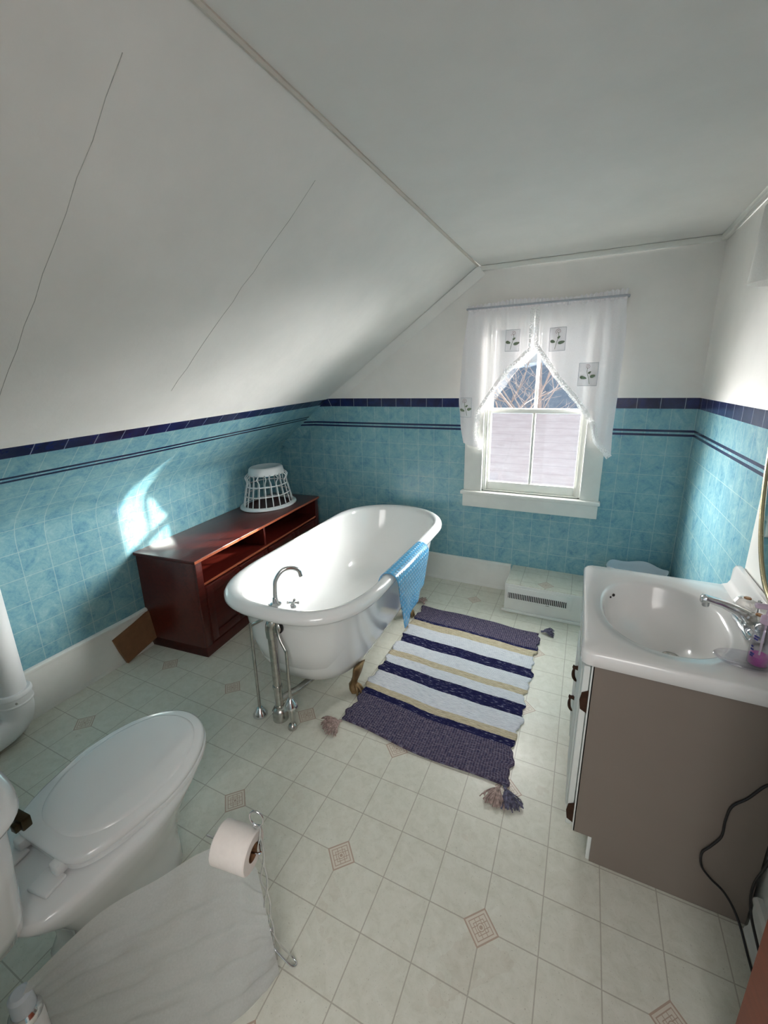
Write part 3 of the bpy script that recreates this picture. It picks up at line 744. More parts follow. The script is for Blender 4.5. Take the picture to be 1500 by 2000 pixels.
LT('floor_collar', [(0, 0), (.021, 0), (.021, .006), (.017, .018), (.010, .024), (0, .024)], (rx, ry, .0015), 'oldchrome', fc, 24)
wd = thing('drain_pipe', 'thick chrome waste pipe with round overflow elbow at the tub end', 'drain pipe')
dx, dy = -.556, .382
TB('waste_tube', [(dx, dy + .012, .05), (dx - .002, dy + .010, .30), (dx - .004, dy + .008, .45)], .0185, 'oldchrome', wd, 20)
TB('overflow_elbow', [(dx - .004, dy + .008, .43), (dx - .004, dy + .006, .475), (dx + .004, dy + .008, .50), (dx + .014, dy + .022, .506)], lambda s: .023, 'oldchrome', wd, 20, 5)
mxo = Matrix.Translation((dx + .018, dy + .012, .478)) @ Matrix.Rotation(math.radians(90), 4, 'X')
LT('overflow_plate', [(0, 0), (.030, 0), (.031, .004), (.026, .010), (.012, .013), (0, .013)], (0, 0, 0), 'oldchrome', wd, 28, mxo)
LT('overflow_gasket', [(0, -.012), (.034, -.012), (.034, 0), (0, 0)], (0, 0, 0), 'black', wd, 28, mxo)
LT('slip_joint_nut', [(0, 0), (.022, 0), (.023, .008), (.022, .016), (0, .016)], (dx - .001, dy + .011, .165), 'oldchrome', wd, 24)
LT('floor_trap_cap', [(0, 0), (.036, 0), (.037, .045), (.030, .058), (.021, .064), (.021, .075), (0, .075)], (dx, dy + .012, .0015), 'oldchrome', wd, 28)
TB('drain_branch', [(dx, dy + .012, .10), (dx + .04, dy + .10, .105), (dx + .07, dy + .26, .108)], .016, 'oldchrome', wd, 16)
# bath mat over the rim
bmn = thing('bath_mat', 'blue bubbled vinyl bath mat draped over the right rim of the tub', 'bath mat')
bm = bmesh.new(); uvl = bm.loops.layers.uv.new('UVMap')
pathp = [(-.262, .535), (-.246, .575), (-.228, .594), (-.205, .601), (-.180, .598), (-.160, .583), (-.151, .560), (-.152, .52), (-.160, .45), (-.166, .38), (-.170, .30), (-.172, .262)]
pp = spline([(x, 0, z) for x, z in pathp], 5); cum = [0]
for a, b_ in zip(pp, pp[1:]): cum.append(cum[-1] + (b_ - a).length)
Ltot = cum[-1]; nn = 46; rows = []
for s, p in zip(cum, pp):
    q = s / Ltot
    y0 = lerp(.835, .97, max(0, (q - .35) / .65) ** 1.1); y1 = lerp(1.30, 1.245, q)
    row = []
    for k in range(nn + 1):
        t_ = k / nn; y = lerp(y0, y1, t_)
        zz = p.z + (max(0, q - .8) / .2) * .055 * (2 * t_ - .6) if q > .8 else p.z
        xx = p.x + (.010 * math.sin(t_ * 12) * max(0, q - .4) if q > .4 else 0)
        row.append((bm.verts.new((xx, y, zz)), (y, s)))
    rows.append(row)
for a, b_ in zip(rows, rows[1:]):
    for k in range(nn):
        f = bm.faces.new((a[k][0], a[k + 1][0], b_[k + 1][0], b_[k][0]))
        for lp, u_ in zip(f.loops, (a[k][1], a[k + 1][1], b_[k + 1][1], b_[k][1])): lp[uvl].uv = u_
o = link('mat_sheet', bm, 'bath', bmn, smooth=True)
sm = o.modifiers.new('Solidify', 'SOLIDIFY'); sm.thickness = .003; sm.offset = 1
# ------------------------------------------------------------------ media cabinet (dresser)
dr = thing('wooden_media_cabinet', 'low dark cherry cabinet with open shelf against the left wall', 'cabinet')
DRM = Matrix.Translation((-1.222, .585, 0)) @ Matrix.Rotation(math.radians(5.4), 4, 'Z')
DW, DL, DH = .425, 1.36, .595     # depth (local -x), length (local y), height
def D(name, dims, m='cherry', bev=.002, par=dr):
    bm = bmesh.new(); box(bm, *dims, bev=bev, mx=DRM); return link(name, bm, m, par, autosm=35)
tp = D('top_board', (-DW, .012, -.012, DL + .01, DH - .020, DH), bev=.004)
D('top_edge_band', (.0105, .0135, -.010, DL + .008, DH - .017, DH - .003), 'cherryedge', 0, tp)
D('side_panel', (-DW + .004, -.004, 0, .020, .002, DH - .020)); D('side_panel', (-DW + .004, -.004, DL - .020, DL, .002, DH - .020))
D('back_panel', (-DW + .002, -DW + .010, .02, DL - .02, .03, DH - .02))
sh = D('shelf', (-DW + .01, -.002, .02, DL - .02, .425, .441)); D('shelf_edge_band', (-.003, .0005, .02, DL - .02, .427, .440), 'cherryedge', 0, sh)
D('divider', (-DW + .01, -.012, .63, .648, .441, DH - .020)); D('divider', (-DW + .01, -.012, .63, .648, .06, .425))
D('bottom_board', (-DW + .01, -.004, .02, DL - .02, .055, .073)); D('plinth', (-DW + .03, .004, 0, DL, .002, .062), bev=.003)
D('front_stile', (-.012, .004, .0, .045, .062, DH - .020)); D('front_stile', (-.012, .004, DL - .045, DL, .062, DH - .020))
def ddoor(y0, y1):
    d = D('door', (-.014, .004, y0, y1, .072, .418), bev=.002)
    bm = bmesh.new()
    for q in ((y0 + .004, y0 + .05, .078, .412), (y1 - .05, y1 - .004, .078, .412), (y0 + .05, y1 - .05, .078, .124), (y0 + .05, y1 - .05, .366, .412)):
        box(bm, .004, .011, *q, bev=.002, mx=DRM)
    link('door_frame', bm, 'cherry', d, autosm=35)
    bm = bmesh.new(); lathe(bm, [(0, 0), (.008, 0), (.006, .010), (.012, .018), (.008, .024), (0, .025)], mx=DRM @ Matrix.Translation((.011, y1 - .03, .26)) @ Matrix.Rotation(PI / 2, 4, 'Y'), seg=16)
    link('knob', bm, 'antique', d, smooth=True)
ddoor(.047, .336); ddoor(.339, .628); ddoor(.650, .98); ddoor(.983, DL - .047)
# laundry basket upside-down on the cabinet
bk = thing('laundry_basket', 'white plastic lattice laundry basket standing upside down on the cabinet', 'laundry basket')
bc = Vector((-1.568, 1.605, DH + .001)); sxx, syy = .84, 1.05
prof_b = [(0.0, .200), (.07, .184), (.14, .168), (.19, .156), (.225, .168), (.245, .156), (.262, .136)]
def bpt(h, a, off=0):
    for (h0, r0), (h1, r1) in zip(prof_b, prof_b[1:]):
        if h <= h1: r = lerp(r0, r1, (h - h0) / (h1 - h0)); break
    else: r = prof_b[-1][1]
    r += off
    return bc + Vector((r * sxx * math.cos(a), r * syy * math.sin(a), h))
bm = bmesh.new(); lathe(bm, [(.183, .006), (.200, .006), (.220, .0), (.226, .004), (.224, .012), (.205, .020), (.196, .022), (.192, .016)], c=bc, seg=56, sx=sxx, sy=syy); link('rim', bm, 'plastic', bk, autosm=50)
bm = bmesh.new()
lathe(bm, [(.142, .242), (.140, .262), (.134, .288), (.124, .298), (.112, .300), (.104, .294), (0, .292)], c=bc, seg=56, sx=sxx, sy=syy); link('basket_base', bm, 'plastic', bk, autosm=50)
bm = bmesh.new()
NR = 22
for k in range(NR):
    a = 2 * PI * k / NR; sg = .035 if k % 2 else -.035
    tube(bm, [bpt(.018, a), bpt(.07, a), bpt(.14, a), bpt(.19, a + .0), bpt(.225, a + sg * 2), bpt(.250, a, -.003)], .0040, 6, 3)
link('ribs', bm, 'plastic', bk, smooth=True)
bm = bmesh.new()
for h in (.095, .165):
    tube(bm, [bpt(h, 2 * PI * k / 56) for k in range(57)], .0048, 6, cap=False)
link('hoops', bm, 'plastic', bk, smooth=True)
# cardboard piece
cbm = Matrix.Translation((-1.588, .372, .006)) @ Matrix.Rotation(math.radians(15), 4, 'X') @ Matrix.Rotation(math.radians(-9), 4, 'Y')
bm = bmesh.new(); box(bm, -.020, .0, -.008, .225, .002, .172, mx=cbm)
co = link('cardboard_box', bm, 'card'); tag(co, 'flattened brown cardboard box leaning on the left baseboard beside the cabinet', 'cardboard box')
# ------------------------------------------------------------------ drain stack by left wall
ps = thing('plumbing_stack', 'thick white vertical pipe with clamp collar and elbow by the left wall', 'pipe')
px_, py_ = -1.545, -.155
TB('pipe', [(px_, py_, .22), (px_ , py_, .93)], .052, 'plastic', ps, 32)
LT('collar', [(.05, 0), (.066, .0), (.068, .008), (.064, .012), (.064, .038), (.068, .042), (.068, .052), (.062, .060), (.052, .062)], (px_, py_, .180), 'plastic', ps, 36)
TB('elbow', [(px_, py_, .20), (px_, py_, .14), (px_, py_ - .02, .095), (px_, py_ - .07, .072), (px_, py_ - .16, .066), (px_, py_ - .34, .066)], .060, 'plastic', ps, 32, 6)
LT('clamp_screw', [(0, 0), (.004, 0), (.004, .006), (0, .006)], (0, 0, 0), 'oldchrome', ps, 10, Matrix.Translation((px_ + .064, py_ - .02, .206)) @ Matrix.Rotation(PI / 2, 4, 'Y'))
# ------------------------------------------------------------------ toilet
tl = thing('toilet', 'white toilet with closed lid and raised centre panel at the lower left', 'toilet')
TOM = Matrix.Translation((-.508, -.53, 0)) @ Matrix.Rotation(math.radians(2), 4, 'Z')
def egg(hw, L, z, yb=0, n=72, pw_=2.3, wb=.72, cy_=.45, bp=7.0):
    """plan outline: back at y=yb (straight-ish), nose at y=yb+L"""
    out = []; yc = yb + L * cy_
    for k in range(n):
        t_ = 2 * PI * k / n; c, s = math.cos(t_), math.sin(t_)
        if s >= 0: x = hw * abs(c) ** (2 / 2.1) * (1 if c > 0 else -1); y = yc + (L - L * cy_) * abs(s) ** (2 / 2.1)
        else:
            e = 2 / bp; x = hw * abs(c) ** e * (1 if c > 0 else -1); y = yc - (yc - yb) * abs(s) ** e
            x *= 1 - (1 - wb) * min(1, (yc - y) / (yc - yb)) ** 1.5
        out.append(TOM @ Vector((x, y, z)))
    return out
bm = bmesh.new()
ringloft(bm, [egg(.100, .34, .002, -.02, wb=.95), egg(.104, .35, .015, -.02, wb=.95), egg(.092, .33, .06, .0, wb=.95), egg(.098, .33, .14, .0, wb=.95), egg(.125, .37, .22, -.02, wb=.9),
              egg(.160, .435, .30, -.06, wb=.85), egg(.177, .52, .345, -.10, wb=.80), egg(.183, .56, .368, -.115, wb=.78), egg(.181, .56, .382, -.115, wb=.78), egg(.172, .545, .388, -.108, wb=.78), egg(.10, .40, .388, -.06, wb=.78)])
link('bowl', bm, 'porc', tl, smooth=True)
bm = bmesh.new()
ringloft(bm, [egg(.170, .445, .392, .012), egg(.178, .458, .396, .004), egg(.178, .458, .406, .004), egg(.172, .445, .410, .010)])
link('seat', bm, 'porc', tl, autosm=50)
bm = bmesh.new()
ringloft(bm, [egg(.170, .440, .412, .008), egg(.178, .456, .414, .0), egg(.180, .460, .422, -.002), egg(.178, .456, .430, .0), egg(.170, .444, .434, .006), egg(.152, .395, .4345, .034, wb=.80, bp=3), egg(.149, .389, .4385, .037, wb=.80, bp=3), egg(.140, .375, .4395, .045, wb=.8, bp=3), egg(.05, .2, .441, .12, wb=.9, bp=3)])
link('lid', bm, 'porc', tl, autosm=50)
for sx in (-.072, .072):
    c = TOM @ Vector((sx, -.022, .388))
    bm = bmesh.new(); box(bm, -.030, .030, -.034, .016, 0, .010, .004, mx=Matrix.Translation(c) @ Matrix.Rotation(.15, 4, 'Z')); hb = link('hinge_cap', bm, 'plastic', tl, autosm=45)
    bm = bmesh.new(); box(bm, -.016, .016, .006, .034, .004, .034, .006, mx=Matrix.Translation(c)); link('hinge_post', bm, 'plastic', hb, autosm=45)
def tank_ring(hw, y0, y1, z, n=48, p=4.5):
    yc, hy = (y0 + y1) / 2, (y1 - y0) / 2; out = []
    for k in range(n):
        t_ = 2 * PI * k / n; c, s = math.cos(t_), math.sin(t_); e = 2 / p
        x = hw * abs(c) ** e * (1 if c > 0 else -1); y = yc + hy * abs(s) ** e * (1 if s > 0 else -1)
        y += (.018 * (1 - (x / hw) ** 2) if s > 0 else 0)
        out.append(TOM @ Vector((x, y, z)))
    return out
bm = bmesh.new()
ringloft(bm, [tank_ring(.10, -.27, -.12, .385), tank_ring(.13, -.29, -.105, .39), tank_ring(.155, -.300, -.098, .41), tank_ring(.185, -.305, -.100, .47), tank_ring(.215, -.31, -.098, .60), tank_ring(.235, -.312, -.095, .735)])
link('tank', bm, 'porc', tl, smooth=True)
bm = bmesh.new()
ringloft(bm, [tank_ring(.225, -.31, -.09, .735), tank_ring(.246, -.318, -.078, .738), tank_ring(.252, -.320, -.072, .750), tank_ring(.250, -.320, -.074, .764), tank_ring(.235, -.312, -.088, .772), tank_ring(.10, -.25, -.15, .774)])
link('tank_lid', bm, 'porc', tl, smooth=True)
lvm = Matrix.Translation(TOM @ Vector((.150, -.082, .655))) @ Matrix.Rotation(math.radians(4), 4, 'Z')
bm = bmesh.new(); box(bm, -.008, .008, .0, .012, -.008, .008, .002, mx=lvm); box(bm, -.052, .012, .010, .028, -.013, .013, .003, mx=lvm)
tube(bm, [lvm @ Vector(p) for p in ((-.04, .018, 0), (-.06, .018, .004), (-.085, .016, .012))], lambda s: .008 - .003 * s, 8, 3)
link('flush_lever', bm, 'bronze', tl, autosm=40)
bm = bmesh.new(); lathe(bm, [(0, 0), (.012, 0), (.011, .008), (.004, .013), (0, .013)], c=TOM @ Vector((.10, .10, .0)), seg=16); link('floor_bolt_cap', bm, 'plastic', tl, smooth=True)
# ------------------------------------------------------------------ spray can beside the tank
sc_ = thing('spray_can', 'white spray can with pale cap and metal collar standing beside the toilet tank', 'can')
cx_, cy_c = -.335, -.752
LT('can_body', [(0, .38), (.026, .38), (.028, .384), (.028, .60), (.025, .608), (0, .608)], (0, 0, 0), 'plastic', sc_, 32, Matrix.Translation((0, 0, 0)))
LT('collar', [(0, .608), (.0285, .608), (.0285, .622), (.022, .63), (0, .63)], (0, 0, 0), 'chrome', sc_, 32)
LT('cap', [(0, .63), (.021, .63), (.020, .67), (.014, .676), (0, .676)], (0, 0, 0), 'binblue', sc_, 32)
for o in sc_.children: o.location = (-.352, -.672, -.379)
# ------------------------------------------------------------------ toilet paper stand
st = thing('toilet_paper_stand', 'twisted chrome wire stand for toilet paper beside the toilet', 'paper stand')
sx0, sy0 = -.030, -.300
def tw(z, ph): return Vector((sx0 + .0075 * math.cos(z * 34 + ph), sy0 + .0075 * math.sin(z * 34 + ph), z))
bm = bmesh.new()
for ph in (0, PI): tube(bm, [tw(.006 + k * .47 / 60, ph) for k in range(61)], .0026, 6)
tube(bm, [Vector((sx0, sy0, .474)) + Vector((.017 * math.sin(a), .004 * math.sin(a), .022 - .022 * math.cos(a))) for a in [2 * PI * k / 24 for k in range(25)]], .0026, 6)
link('twisted_post', bm, 'chrome', st, smooth=True)
bm = bmesh.new()
for a in (.3, .3 + 2 * PI / 3, .3 + 4 * PI / 3):
    d = Vector((math.cos(a), math.sin(a), 0)); s_ = Vector((-d.y, d.x, 0)); c = Vector((sx0, sy0, 0))
    tube(bm, [c + Vector((0, 0, .12)), c + d * .020 + Vector((0, 0, .07)), c + d * .045 + s_ * .008 + Vector((0, 0, .014)), c + d * .062 + Vector((0, 0, .003)), c + d * .05 - s_ * .010 + Vector((0, 0, .012)), c + Vector((0, 0, .05))], .0024, 6, 5)
link('wire_feet', bm, 'chrome', st, smooth=True)
TB('roll_arm', [(sx0, sy0, .43), (sx0 + .012, sy0 - .010, .424), (sx0 + .012, sy0 - .020, .418), (sx0 - .06, sy0 - .034, .420), (sx0 - .125, sy0 - .044, .428)], .0026, 'chrome', st, 6, 5)
ro = thing('toilet_paper_roll', 'roll of white toilet paper hanging on the wire stand', 'toilet paper')
rd = Vector((-.90, -.16, .05)).normalized(); rc = Vector((sx0 + .002, sy0 - .022, .418))
rmx = Matrix.Translation(rc) @ rd.to_track_quat('Z', 'Y').to_matrix().to_4x4()
LT('paper_winding', [(.021, 0), (.044, 0), (.047, .003), (.047, .089), (.044, .092), (.021, .092), (.021, 0)], (0, 0, 0), 'paper', ro, 40, rmx)
LT('cardboard_core', [(.0195, .0), (.0211, 0), (.0211, .0925), (.0195, .0925), (.0195, 0)], (0, 0, 0), 'card', ro, 32, rmx)
# made-up sheer pleated sheet standing in for a blurred smear
bm = bmesh.new(); NU, NV = 90, 40; g = []
topl = [(-.33, -.66, .33), (-.30, -.53, .345), (-.245, -.42, .335), (-.215, -.33, .315), (-.16, -.27, .30), (-.055, -.295, .31)]
botl = [(-.47, -.72, .004), (-.36, -.70, .004), (-.22, -.60, .004), (-.10, -.50, .004), (-.03, -.41, .004), (.0, -.315, .004)]
tt = spline(topl, 18); bb = spline(botl, 18)
for i, (a, b_) in enumerate(zip(tt, bb)):
    u = i / (len(tt) - 1); row = []
    for j in range(NV + 1):
        v = j / NV; p = a.lerp(b_, v); off = .011 * abs(math.sin(v * 15 + 2.5 * u)) + .004 * math.sin(v * 67 - 6 * u) + .003 * math.sin(u * 40 + v * 9)
        p += Vector((.7, -.6, .35)) * off * min(1, 4 * v) * (1 if v < .98 else 0); p.z = max(.003, p.z); row.append(bm.verts.new(p))
    g.append(row)
for a, b_ in zip(g, g[1:]):
    for j in range(NV): bm.faces.new((a[j], a[j + 1], b_[j + 1], b_[j]))
o = link('smear_sheet', bm, 'film', smooth=True); tag(o, 'made-up sheer pale pleated sheet standing in for a blurred smear beside the toilet', 'cloth')
# ------------------------------------------------------------------ vanity
va = thing('vanity_cabinet', 'grey-beige vanity cabinet with white doors and dark antique hardware', 'cabinet')
VX0, VX1, VY0, VY1, VZ = .676, 1.128, .312, .915, .712
bm = bmesh.new()   # side panel with toe-kick notch
def sidepanel(bm, y0, y1):
    pts = [(VX0, .100), (VX0 + .055, .100), (VX0 + .055, .002), (VX1, .002), (VX1, VZ), (VX0, VZ)]
    ringloft(bm, [[(x, y0, z) for x, z in pts], [(x, y1, z) for x, z in pts]])
sidepanel(bm, VY0, VY0 + .014); bmesh.ops.recalc_face_normals(bm, faces=bm.faces[:]); link('side_panel', bm, 'cab', va)
bm = bmesh.new(); sidepanel(bm, VY1 - .014, VY1); bmesh.ops.recalc_face_normals(bm, faces=bm.faces[:]); link('side_panel', bm, 'cab', va)
BX('carcass', (VX0 + .004, VX1, VY0 + .014, VY1 - .014, .104, .600), 'cab', va, 0)
BX('toe_kick', (VX0 + .060, VX0 + .072, VY0 + .014, VY1 - .014, .002, .104), 'cabw', va, 0)
BX('toe_kick_return', (VX0 + .044, VX0 + .055, VY0 + .004, VY0 + .016, .002, .100), 'cabw', va, .001)
BX('face_frame', (VX0 - .004, VX0 + .004, VY0, VY1, .100, VZ), 'cabw', va, .001)
def vdoor(y0, y1, z0, z1, nm='door'):
    d = BX(nm, (VX0 - .024, VX0 - .006, y0, y1, z0, z1), 'cabw', va, .004)
    bm = bmesh.new(); ins = .035 if nm == 'door' else .022
    box(bm, VX0 - .029, VX0 - .023, y0 + ins, y1 - ins, z0 + ins, z1 - ins, .004); link('raised_panel', bm, 'cabw', d, autosm=35)
    return d
def bail(y, z, par, L=.045):
    """drop pull: rosette with a hanging tapered bail"""
    bm = bmesh.new(); X = VX0 - .025
    lathe(bm, [(0, 0), (.010, 0), (.008, .006), (.006, .014), (.009, .019), (0, .022)], seg=14, mx=Matrix.Translation((X, y, z + L / 2)) @ Matrix.Rotation(-PI / 2, 4, 'Y'))
    tube(bm, [(X - .014, y, z + L / 2), (X - .017, y, z + L * .1), (X - .015, y, z - L * .35), (X - .008, y, z - L * .62), (X - .002, y, z - L * .68)], lambda s: 0.0026 + .0034 * math.sin(PI * min(1, s * 1.05)), 8, 4)
    bmesh.ops.recalc_face_normals(bm, faces=bm.faces[:])
    link('pull_handle', bm, 'antique', par, smooth=True)
d1 = vdoor(VY0 + .006, .610, .112, .700); d2 = vdoor(.616, VY1 - .006, .112, .520)
d3 = vdoor(.616, VY1 - .006, .530, .700, 'drawer')
bail(.565, .495, d1, .045); bail(.655, .300, d2, .05)
for z in (.585, .168):
    bm = bmesh.new(); X = VX0
    ringloft(bm, [[(X - .022, y, z - .030), (X - .026, y, z), (X - .022, y, z + .026), (X - .009, y, z + .034), (X - .001, y, z + .040), (X - .002, y, z + .02), (X - .001, y, z - .01), (X - .004, y, z - .040)] for y in (VY0 + .0025, VY0 + .0055)])
    bmesh.ops.recalc_face_normals(bm, faces=bm.faces[:]); link('hinge', bm, 'antique', d1)
# vanity top with integral bowl
vt = thing('vanity_sink', 'white cultured marble vanity top with oval basin and backsplash', 'sink')
bcx, bcy, ba, bb_ = .870, .618, .172, .232
CX0, CX1, CY0, CY1, CZ = .640, 1.143, .296, .930, .760
def rect_ring(inset, z, r=.03, n=128):
    out = []; x0, x1, y0, y1 = CX0 + inset, CX1, CY0 + inset, CY1 - inset
    for k in range(n):
        t_ = 2 * PI * k / n; d = Vector((math.cos(t_), math.sin(t_)))
        sx_ = ((x1 if d.x > 0 else x0) - bcx) / d.x if abs(d.x) > 1e-6 else 1e9
        sy_ = ((y1 if d.y > 0 else y0) - bcy) / d.y if abs(d.y) > 1e-6 else 1e9
        s = min(sx_, sy_); p = Vector((bcx + d.x * s, bcy + d.y * s))
        for cx2, cy2, qx, qy in ((x0 + r, y0 + r, -1, -1), (x0 + r, y1 - r, -1, 1)):   # round the two room-side corners
            v = p - Vector((cx2, cy2))
            if v.x * qx > 0 and v.y * qy > 0: v = v.normalized() * r; p = Vector((cx2, cy2)) + v
        out.append(Vector((p.x, p.y, z)))
    return out
def ell(f, z, n=128, dx_=0, p=2.25):
    out = []
    for k in range(n):
        t_ = 2 * PI * k / n; c, s = math.cos(t_), math.sin(t_); e = 2 / p
        r = (abs(c / ba) ** p + abs(s / bb_) ** p) ** (-1 / p)
        out.append(Vector((bcx + dx_ + r * f * c, bcy + r * f * s, z)))
    return out
rings = [rect_ring(.006, .7145), rect_ring(.0, .718), rect_ring(.0, .750), rect_ring(.003, .757), rect_ring(.009, .7605)]
def mixr(a, b_, s, z):
    return [Vector((lerp(p.x, q.x, s), lerp(p.y, q.y, s), z)) for p, q in zip(a, b_)]
rings += [mixr(ell(1.22, 0), rect_ring(.009, 0), .35, .7605), mixr(ell(1.16, 0), rect_ring(.009, 0), .12, .7605), ell(1.135, .7595), ell(1.10, .7565), ell(1.03, .754), ell(1.0, .751), ell(.975, .744), ell(.95, .730), ell(.91, .700), ell(.84, .665), ell(.72, .636), ell(.55, .618, dx_=.01), ell(.35, .608, dx_=.02), ell(.16, .604, dx_=.04), ell(.10, .603, dx_=.045)]
bm = bmesh.new(); ringloft(bm, rings, cap0=False); bmesh.ops.recalc_face_normals(bm, faces=bm.faces[:]); link('basin_top', bm, 'marble', vt, autosm=60)
bm = bmesh.new()
prof_s = [(1.142, .755), (1.142, .838), (1.134, .845), (1.122, .843), (1.118, .834), (1.117, .785), (1.110, .768), (1.095, .7605), (1.09, .756)]
rr_ = []
for y, k in ((CY0 + .002, 1), (CY0 + .004, 1), (CY1 - .03, 1), (CY1 - .01, .96), (CY1 - .002, .85)):
    rr_.append([(x, y, .755 + (z - .755) * k) for x, z in prof_s])
ringloft(bm, rr_); bmesh.ops.recalc_face_normals(bm, faces=bm.faces[:]); link('backsplash', bm, 'marble', vt, autosm=50)
LT('drain_ring', [(0, 0), (.026, 0), (.026, .003), (.020, .005), (.014, .001), (0, .001)], (bcx + .045, bcy, .605), 'oldchrome', vt, 28)
for (a, f, r) in ((2.30, .935, .0055), (2.42, .935, .0035)):
    c, s = math.cos(a), math.sin(a); q = (abs(c / ba) ** 2.25 + abs(s / bb_) ** 2.25) ** (-1 / 2.25) * f
    p = Vector((bcx + q * c, bcy + q * s, .722)); inn = Vector((bcx, bcy, .76)) - p
    LT('overflow_hole', [(0, 0), (r, 0), (r, .002), (0, .002)], (0, 0, 0), 'dark', vt, 14, Matrix.Translation(p + inn.normalized() * .0015) @ inn.to_track_quat('Z', 'Y').to_matrix().to_4x4())
# sink faucet
sf = thing('sink_faucet', 'chrome sink faucet with two clear acrylic knobs', 'faucet')
fxx, fyy, fz = 1.083, .590, .7615
bm = bmesh.new(); box(bm, fxx - .026, fxx + .020, fyy - .078, fyy + .078, fz, fz + .020, .009); link('base_plate', bm, 'chrome', sf, autosm=50)
bm = bmesh.new(); R_ = []
for x, z, hw, hh in ((.012, .026, .016, .024), (-.005, .040, .017, .024), (-.035, .060, .015, .016), (-.075, .074, .013, .011), (-.110, .082, .013, .010), (-.122, .080, .0135, .012), (-.126, .078, .010, .009)):
    R_.append([(fxx + x, fyy + hw * math.copysign(abs(math.cos(a)) ** .6, math.cos(a)), fz + z + hh * math.copysign(abs(math.sin(a)) ** .6, math.sin(a))) for a in [2 * PI * k / 20 for k in range(20)]])
ringloft(bm, R_); bmesh.ops.recalc_face_normals(bm, faces=bm.faces[:]); link('spout', bm, 'chrome', sf, smooth=True)
LT('aerator', [(0, -.018), (.009, -.018), (.010, -.014), (.010, .0), (0, .0)], (fxx - .112, fyy, fz + .076), 'chrome', sf, 20)
LT('lift_rod', [(0, 0), (.002, 0), (.002, .07), (.005, .073), (.005, .080), (0, .083)], (fxx + .012, fyy, fz + .02), 'chrome', sf, 12)
for sy_ in (-.052, .052):
    c = (fxx, fyy + sy_, fz + .018)
    k_ = LT('knob_stem', [(0, 0), (.020, 0), (.018, .010), (.011, .016), (.011, .024), (0, .024)], c, 'chrome', sf, 24)
    bm = bmesh.new(); sg = 16; rings = []
    for r, z in ((.012, .022), (.024, .027), (.028, .036), (.028, .046), (.022, .058), (.012, .062)):
        rings.append([(c[0] + r * (1 + (.10 if k % 2 else 0)) * math.cos(2 * PI * k / sg), c[1] + r * (1 + (.10 if k % 2 else 0)) * math.sin(2 * PI * k / sg), c[2] + z) for k in range(sg)])
    ringloft(bm, rings); link('acrylic_knob', bm, 'glassknob', k_)
    LT('knob_cap', [(0, .0625), (.010, .0625), (.009, .065), (0, .066)], c, 'amber', k_, 18)
# soap dish and pink bottle
sd_o = LT('soap_dish', [(0, .002), (.050, .001), (.062, .006), (.072, .013), (.070, .015), (.058, .008), (0, .005)], (1.030, .402, .7605), 'clear', None, 40, None, 1, .62)
tag(sd_o, 'shallow clear oval soap dish near the front right of the sink', 'soap dish')
pb = thing('pump_bottle', 'small clear pump bottle with pink liquid standing in the soap dish', 'bottle')
px, py, pz = 1.052, .402, .7665
bm = bmesh.new(); lathe(bm, [(0, 0), (.020, 0), (.0225, .003), (.0225, .100), (.018, .112), (.012, .116), (.012, .122), (.0105, .122), (.0105, .115), (.017, .110), (.0213, .099), (.0213, .004), (0, .0025)], c=(px, py, pz), seg=36)
bmesh.ops.recalc_face_normals(bm, faces=bm.faces[:]); link('bottle_body', bm, 'clear', pb, smooth=True)
LT('liquid', [(0, .003), (.0205, .0045), (.0208, .028), (0, .028)], (px, py, pz), 'pink', pb, 36)
TB('dip_tube', [(px, py, pz + .008), (px, py, pz + .12)], .0022, 'pumppink', pb, 8)
LT('pump_collar', [(0, .120), (.0135, .120), (.0135, .136), (.009, .140), (.005, .142), (.005, .158), (0, .158)], (px, py, pz), 'pumppink', pb, 28)
bm = bmesh.new(); box(bm, px - .030, px + .011, py - .008, py + .008, pz + .158, pz + .170, .004); link('pump_head', bm, 'pumppink', pb, autosm=45)
bm = bmesh.new()
for z, a0, L_ in ((.085, 3.6, 6), (.078, 3.6, 5), (.055, 3.5, 3), (.047, 3.5, 4), (.036, 3.55, 5), (.030, 3.55, 4)):
    for k in range(L_):
        a = a0 + k * .09; d = Vector((math.cos(a), math.sin(a), 0)); c = Vector((px, py, pz + z)) + d * .0230
        box(bm, -.0004, .0004, -.0007, .0007, -.0024, .0024, mx=Matrix.Translation(c) @ Matrix.Rotation(a, 4, 'Z'))
link('printed_marks', bm, 'labelblue', pb)
# waste bin behind the vanity
wbn = thing('waste_bin', 'pale blue plastic bin with scalloped rim on the register box behind the vanity', 'waste bin')
wc = Vector((.955, 1.930, .2035)); rings = []
def binr(r, z, sc=0, n=64):
    return [wc + Vector((r * 1.16 * math.cos(a), r * .80 * math.sin(a), z + sc * math.cos(5 * a))) for a in [2 * PI * k / n for k in range(n)]]
bm = bmesh.new(); ringloft(bm, [binr(.105, 0), binr(.11, .004), binr(.135, .145, .006), binr(.142, .165, .008), binr(.139, .165, .008), binr(.132, .145, .006), binr(.106, .006)]); link('bin_body', bm, 'binblue', wbn, smooth=True)
